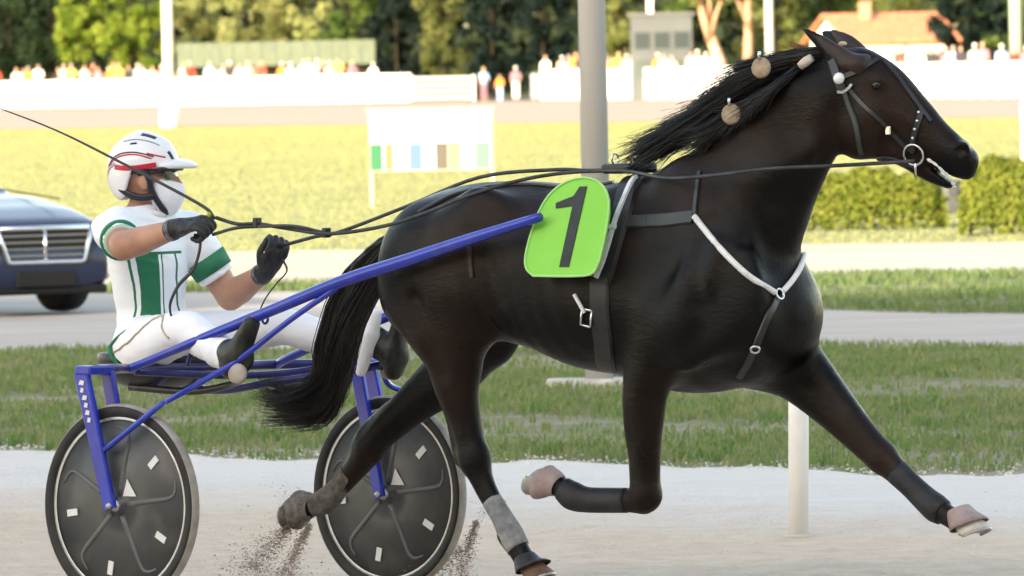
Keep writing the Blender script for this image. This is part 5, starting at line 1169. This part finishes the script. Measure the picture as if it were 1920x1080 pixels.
for L_, x0, x1 in ((FB,-40,-5.5), (FB,1.9,30)):
    V, Fc = [], []
    xs = np.linspace(x0, x1, 40)
    for x in xs: y = float(yat(FB, x)); V += [(x,y+.5,0),(x,y+.5,terr),(x,y+6,terr),(x,y+6,0)]
    for i in range(39): Fc += [(i*4+k, i*4+4+k, i*4+5+k, i*4+1+k) for k in range(3)]
    tag(MB().add(V, Fc).build('terrace', mat('terrace_concrete', (.30,.29,.27), .9, (.36,.35,.33), scale=1)), kind='structure')
person((-1.293,521.463,-0.000), .4, 'pale blue', 'blond', False, 'person in pale blue shirt standing at the gap by the gate', trousers='plum')
person((-0.404,493.932,0.000), -.3, 'orange', 'brown', False, 'shorter person in orange top and pale blue trousers in the gap', s=.78, trousers='pale blue')
person((0.442,519.494,0.000), .1, 'plum', 'white', True, 'person in plum top with white hat in the fence gap', trousers='white')
for a, lb in (((1.350,514.255,0.000), 'left grey gate leaf standing in the fence gap'), ((1.713,520.180,0.000), 'right grey gate leaf against the white fence')):
    e = empty('gate_leaf', a); tag(e, lb, 'gate'); MB().box((0,.5,.72), (.24,.06,1.35)).build('leaf', mat('gate_grey', (.30,.33,.36), .6), e); MB().box((.14,.5,.75), (.05,.07,1.5)).build('post', mat('gate_grey', (.30,.33,.36), .6), e)

# shelter with a long pale roof
a, b = Vector((-18.699,544.000,1.728)), Vector((-7.466,544.000,1.857)); sh = empty('shelter', ((a.x+b.x)/2, (a.y+b.y)/2, 0), math.atan2((b-a).y, (b-a).x)); L = (b-a).length
tag(sh, 'long low open shelter with pale green sloping roof behind the left crowd', 'shelter')
m_roof = mat('shelter_roof', (.10,.128,.088), .8, (.13,.16,.11), scale=.8, stretch=(4,1,1)); m_sd = mat('shelter_dark', (.035,.05,.04), .8)
z0, z1 = (-13.170,548.000,2.187)[2], (-13.142,548.000,3.493)[2]
n_ = 14
for k in range(n_):
    x = -L/2+L*(k+.5)/n_; MB().add([(x-L/n_/2+.01,-.4,z0),(x+L/n_/2-.01,-.4,z0),(x+L/n_/2-.01,.9,z1),(x-L/n_/2+.01,.9,z1),(x-L/n_/2+.01,-.4,z0-.06),(x+L/n_/2-.01,-.4,z0-.06),(x+L/n_/2-.01,.9,z1-.06),(x-L/n_/2+.01,.9,z1-.06)], [(0,1,2,3),(4,7,6,5),(0,4,5,1),(1,5,6,2),(2,6,7,3),(3,7,4,0)]).build('roof_panel', m_roof, sh)
MB().box((0,1.2,z1/2-.1), (L,.1,z1)).build('back_wall', m_sd, sh)
for k in range(6): MB().box((-L/2+.1+(L-.2)*k/5,-.3,z0/2), (.10,.10,z0-.08)).build('column', mat('shelter_post', (.20,.26,.21), .7), sh)
# grey hut / tower
e = empty('judges_hut', (7.703,478.000,0.237)); e.location.z = 0; tag(e, 'grey flat roofed hut with glazed front beside the grey pole', 'hut')
hz = (7.784,478.000,4.213)[2]
MB().box((0,1.5,hz/2), (3.05,3,hz), bev=.02).build('wall', mat('hut_grey', (.075,.09,.098), .8, (.09,.108,.115), scale=.7), e)
MB().box((0,1.5,hz+.05), (3.35,3.3,.14)).build('roof', mat('hut_roof', (.10,.115,.12), .6), e)
for x in (-.98,0,.98): w = MB().box((x,-.02,hz*.70), (.86,.06,hz*.24)).build('window', mat('hut_frame', (.07,.09,.095), .6), e); MB().box((x,-.055,hz*.70), (.74,.03,hz*.19)).build('pane', mat('hut_glass', (.03,.045,.05), .15), w)
MB().box((0,-.02,hz*.36), (2.7,.05,hz*.22)).build('lower_panel', mat('hut_panel', (.05,.075,.072), .6), e)
MB().box((-.55,1.0,hz+.45), (.28,.28,.75)).build('vent_stack', m_fence, e)
# house with a terracotta roof
e = empty('house', (21.274,520.000,-0.175), R(18)); e.location.z = 0; tag(e, 'white house with terracotta tiled roof behind the horse head', 'house')
wz, rz_ = (21.336,520.000,2.940)[2], (21.363,520.000,4.323)[2]; hw = 3.0
wl = MB().box((0,3,wz/2), (hw*2,6,wz)).build('wall', mat('house_render', (.74,.68,.60), .8, (.78,.73,.66), scale=.6), e)
rf = MB().add([(-hw-.4,-.5,wz-.15),(hw+.4,-.5,wz-.15),(hw+.4,3,rz_),(-hw-.4,3,rz_),(hw+.4,6.5,wz-.15),(-hw-.4,6.5,wz-.15),(-hw-.4,-.5,wz-.28),(hw+.4,-.5,wz-.28),(hw+.4,3,rz_-.13),(-hw-.4,3,rz_-.13),(hw+.4,6.5,wz-.28),(-hw-.4,6.5,wz-.28)], [(0,1,2,3),(3,2,4,5),(0,6,7,1),(5,4,10,11),(6,9,8,7),(9,11,10,8),(0,3,9,6),(3,5,11,9),(1,7,8,2),(2,8,10,4)]).build('roof', mat('terracotta', (.46,.16,.085), .85, (.58,.25,.14), scale=2, stretch=(3,1,1)), e)
MB().box((-1.2,2.2,rz_+.1), (.5,.5,1.0)).build('chimney', mat('house_chimney', (.5,.25,.17), .9), rf)
MB().add([(-hw,-.002,wz-.1),(-hw,6.002,wz-.1),(-hw,3,rz_-.2)], [(0,1,2)]).build('gable', mat('house_render', (.74,.68,.60)), e); MB().add([(hw,0,wz-.1),(hw,6,wz-.1),(hw,3,rz_-.2)], [(0,1,2)]).build('gable', mat('house_render', (.74,.68,.60)), e)
for x in (-1.7, 0, 1.7):
    w = MB().box((x,-.03,wz*.55), (.9,.06,1.1)).build('window', mat('house_shutter', (.40,.32,.24), .7), e); MB().box((x,-.07,wz*.55), (.7,.03,.9)).build('pane', mat('house_glass', (.08,.09,.10), .1), w)

# trees
def tree(name, label, p, hgt, rad, m, seed, n=5200, low=.25, leaf=(.10,.26), bark=None, lean=0.0, group='trees behind the far fence', trunk=.16):
    g = random.Random(seed); e = empty(name, p); e.location.z = 0; tag(e, label, 'tree', group); mb = MB()
    bm = bark or mat('bark', (.018,.015,.011), .9, (.035,.028,.02), scale=3, spec=.05)
    MB().tube([tuple(q) for q in spline([(0,0,-.1), (lean*.4,0,hgt*.2), (lean,g.gauss(0,.2),hgt*.5), (lean*1.2,0,hgt*.85)], 4)], [trunk*(1-.8*i/12) for i in range(13)], 9).build('trunk', bm, e)
    for k in range(5):
        a = g.uniform(0, 6.28); z = hgt*g.uniform(.25,.6); MB().tube([(lean*.7,0,z), (lean*.7+math.cos(a)*rad*.35, math.sin(a)*rad*.35, z+hgt*.12), (lean*.7+math.cos(a)*rad*.7, math.sin(a)*rad*.7, z+hgt*.2)], [trunk*.4,trunk*.25,trunk*.1], 6).build('limb', bm, e)
    ncl = 70; per = n//ncl
    for c in range(ncl):
        a = g.uniform(0, 6.28); u = g.random()**.5; z = low*hgt+(1-low)*hgt*g.random(); t = (z/hgt-low)/(1-low)
        rr = rad*(.55+.9*math.sin(math.pi*min(1, max(.12, t*.9+.1)))*.5)
        cx, cy = math.cos(a)*u*rr+lean*.8, math.sin(a)*u*rr; cr = rad*g.uniform(.14,.30); P, N = [], []
        for i in range(per):
            v = Vector((g.gauss(0,1), g.gauss(0,1), g.gauss(0,.8))).normalized(); q = g.random()**.4
            P.append(Vector((cx,cy,z))+v*cr*q); N.append(v+Vector((0,0,.4)))
        P = [p_ if p_.z > .05 else Vector((p_.x,p_.y,.05)) for p_ in P]; leaves(mb, P, N, leaf[0], leaf[1], g)
    mb.build('crown', m, e); return e
T_dark = leafmat('leaf_dark', (.007,.017,.009), (.020,.038,.017), .2, .5); T_lime = leafmat('leaf_lime', (.065,.13,.014), (.21,.28,.05), .35, .7); T_pale = leafmat('leaf_pale', (.24,.29,.10), (.34,.36,.16), .35, .4)  # dark leaves: shade over the left trees is put into their colour
T_mid = leafmat('leaf_mid', (.04,.085,.02), (.105,.16,.045), .3, .6); T_con = leafmat('leaf_conifer', (.003,.009,.008), (.010,.021,.017), .1, .6); T_olive = leafmat('leaf_olive', (.10,.13,.035), (.19,.215,.08), .35, .5); T_brown = leafmat('leaf_brownish', (.065,.085,.028), (.125,.14,.05), .3, .5)
for i, (pos, hgt, rad, m, lb, kw) in enumerate((
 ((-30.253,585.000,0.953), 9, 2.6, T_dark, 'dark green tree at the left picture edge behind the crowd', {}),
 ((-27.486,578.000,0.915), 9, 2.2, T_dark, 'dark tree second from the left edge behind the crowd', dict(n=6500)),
 ((-24.980,572.000,0.878), 9, 2.0, T_lime, 'bright green tree left of the bright leafy mass by the mast', {}),
 ((-22.050,566.000,0.833), 9, 2.2, T_lime, 'bright yellow green tree just left of the white mast', dict(n=6500)),
 ((-18.409,585.000,0.707), 9, 2.4, T_pale, 'pale yellow green tree above the left end of the shelter roof', {}),
 ((-15.248,582.000,0.650), 9, 2.4, T_pale, 'pale yellow green tree above the middle of the shelter roof', {}),
 ((-12.300,580.000,0.594), 9, 2.2, T_pale, 'pale tree above the right half of the shelter roof', {}),
 ((-9.340,576.000,0.543), 9, 1.8, T_mid, 'medium green tree above the right end of the shelter', {}),
 ((-6.440,560.000,0.525), 9, 1.7, T_con, 'dark conifer standing right of the shelter roof', dict(n=7000, low=.05)),
 ((-3.618,556.000,0.477), 9, 1.6, T_brown, 'brownish green tree above the louvred gate', dict(low=.1)),
 ((-0.836,552.000,0.430), 9, 1.9, T_con, 'dark conifer behind the gap in the fence', dict(n=7500, low=.05)),
 ((2.058,548.000,0.381), 9, 2.0, T_con, 'dark conifer left of the thick grey pole', dict(n=7500, low=.05)),
 ((6.135,520.000,0.370), 8, 1.2, T_olive, 'slim yellow green tree between pole and hut', dict(low=.1)),
 ((10.222,530.000,0.259), 9, 1.6, T_mid, 'medium green tree behind the right side of the hut', dict(low=.1)),
 ((14.918,535.000,0.148), 9, 2.4, T_olive, 'olive green tree behind the slim white mast', dict(low=.08)),
 ((18.203,540.000,0.067), 9, 2.2, T_mid, 'medium green tree behind the horse ears', dict(low=.1)),
 ((22.916,560.000,-0.084), 10, 3.0, T_olive, 'olive tree rising behind the terracotta roof', dict(low=.2)),
 ((22.492,470.000,0.164), 9, 1.8, T_con, 'dark green conifer right of the white house', dict(n=7500, low=.05)),
 ((27.481,520.000,-0.073), 9, 2.2, T_mid, 'light green tree at the right picture edge', {}),
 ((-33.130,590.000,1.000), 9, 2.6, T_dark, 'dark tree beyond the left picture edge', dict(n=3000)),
 ((28.781,500.000,-0.047), 9, 2.4, T_mid, 'green tree beyond the right picture edge', dict(n=3000)))):
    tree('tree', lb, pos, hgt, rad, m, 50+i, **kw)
m_pine = mat('bark_pink', (.42,.24,.15), .85, (.52,.32,.21), scale=2)
tree('tree', 'tree with leaning pinkish bare trunk right of the hut', (10.988,472.000,0.397), 9, 1.6, T_olive, 91, n=2600, low=.55, bark=m_pine, lean=-1.4, trunk=.42)
tree('tree', 'tree with straight tan trunk beside the leaning trunk', (11.973,480.000,0.355), 9, 1.5, T_olive, 92, n=2600, low=.55, bark=m_pine, lean=.1, trunk=.36)
hedge('bush', 'small bright green bush before the white house', (19.098,470.000,0.025), 2.6, 1.6, 2.2, T_lime, 1200, 8); o = bpy.data.objects['bush']; o.location.z = 0; o['category'] = 'bush'
# the far wood that closes the view behind the single trees
g = random.Random(77); mb = MB(); P, N = [], []
for i in range(34000):
    x = g.uniform(-60, 55) if i < 17000 else g.choice((-1, 1))*g.uniform(50, 240); P.append(Vector((x, 640+g.uniform(-6,6)-max(-70, min(70, x))*1.2, 14*g.random()**.8))); N.append((g.gauss(0,.5), -1, .3))
leaves(mb, P, N, .5, 1.1, g); wd = mb.build('far_wood', leafmat('leaf_wood', (.008,.016,.010), (.026,.040,.020), .2, .15)); tag(wd, 'far wood of mixed green foliage closing the view', 'wood', kind='stuff')
for o in bpy.data.objects:
    if '_off' in o: del o['_off']
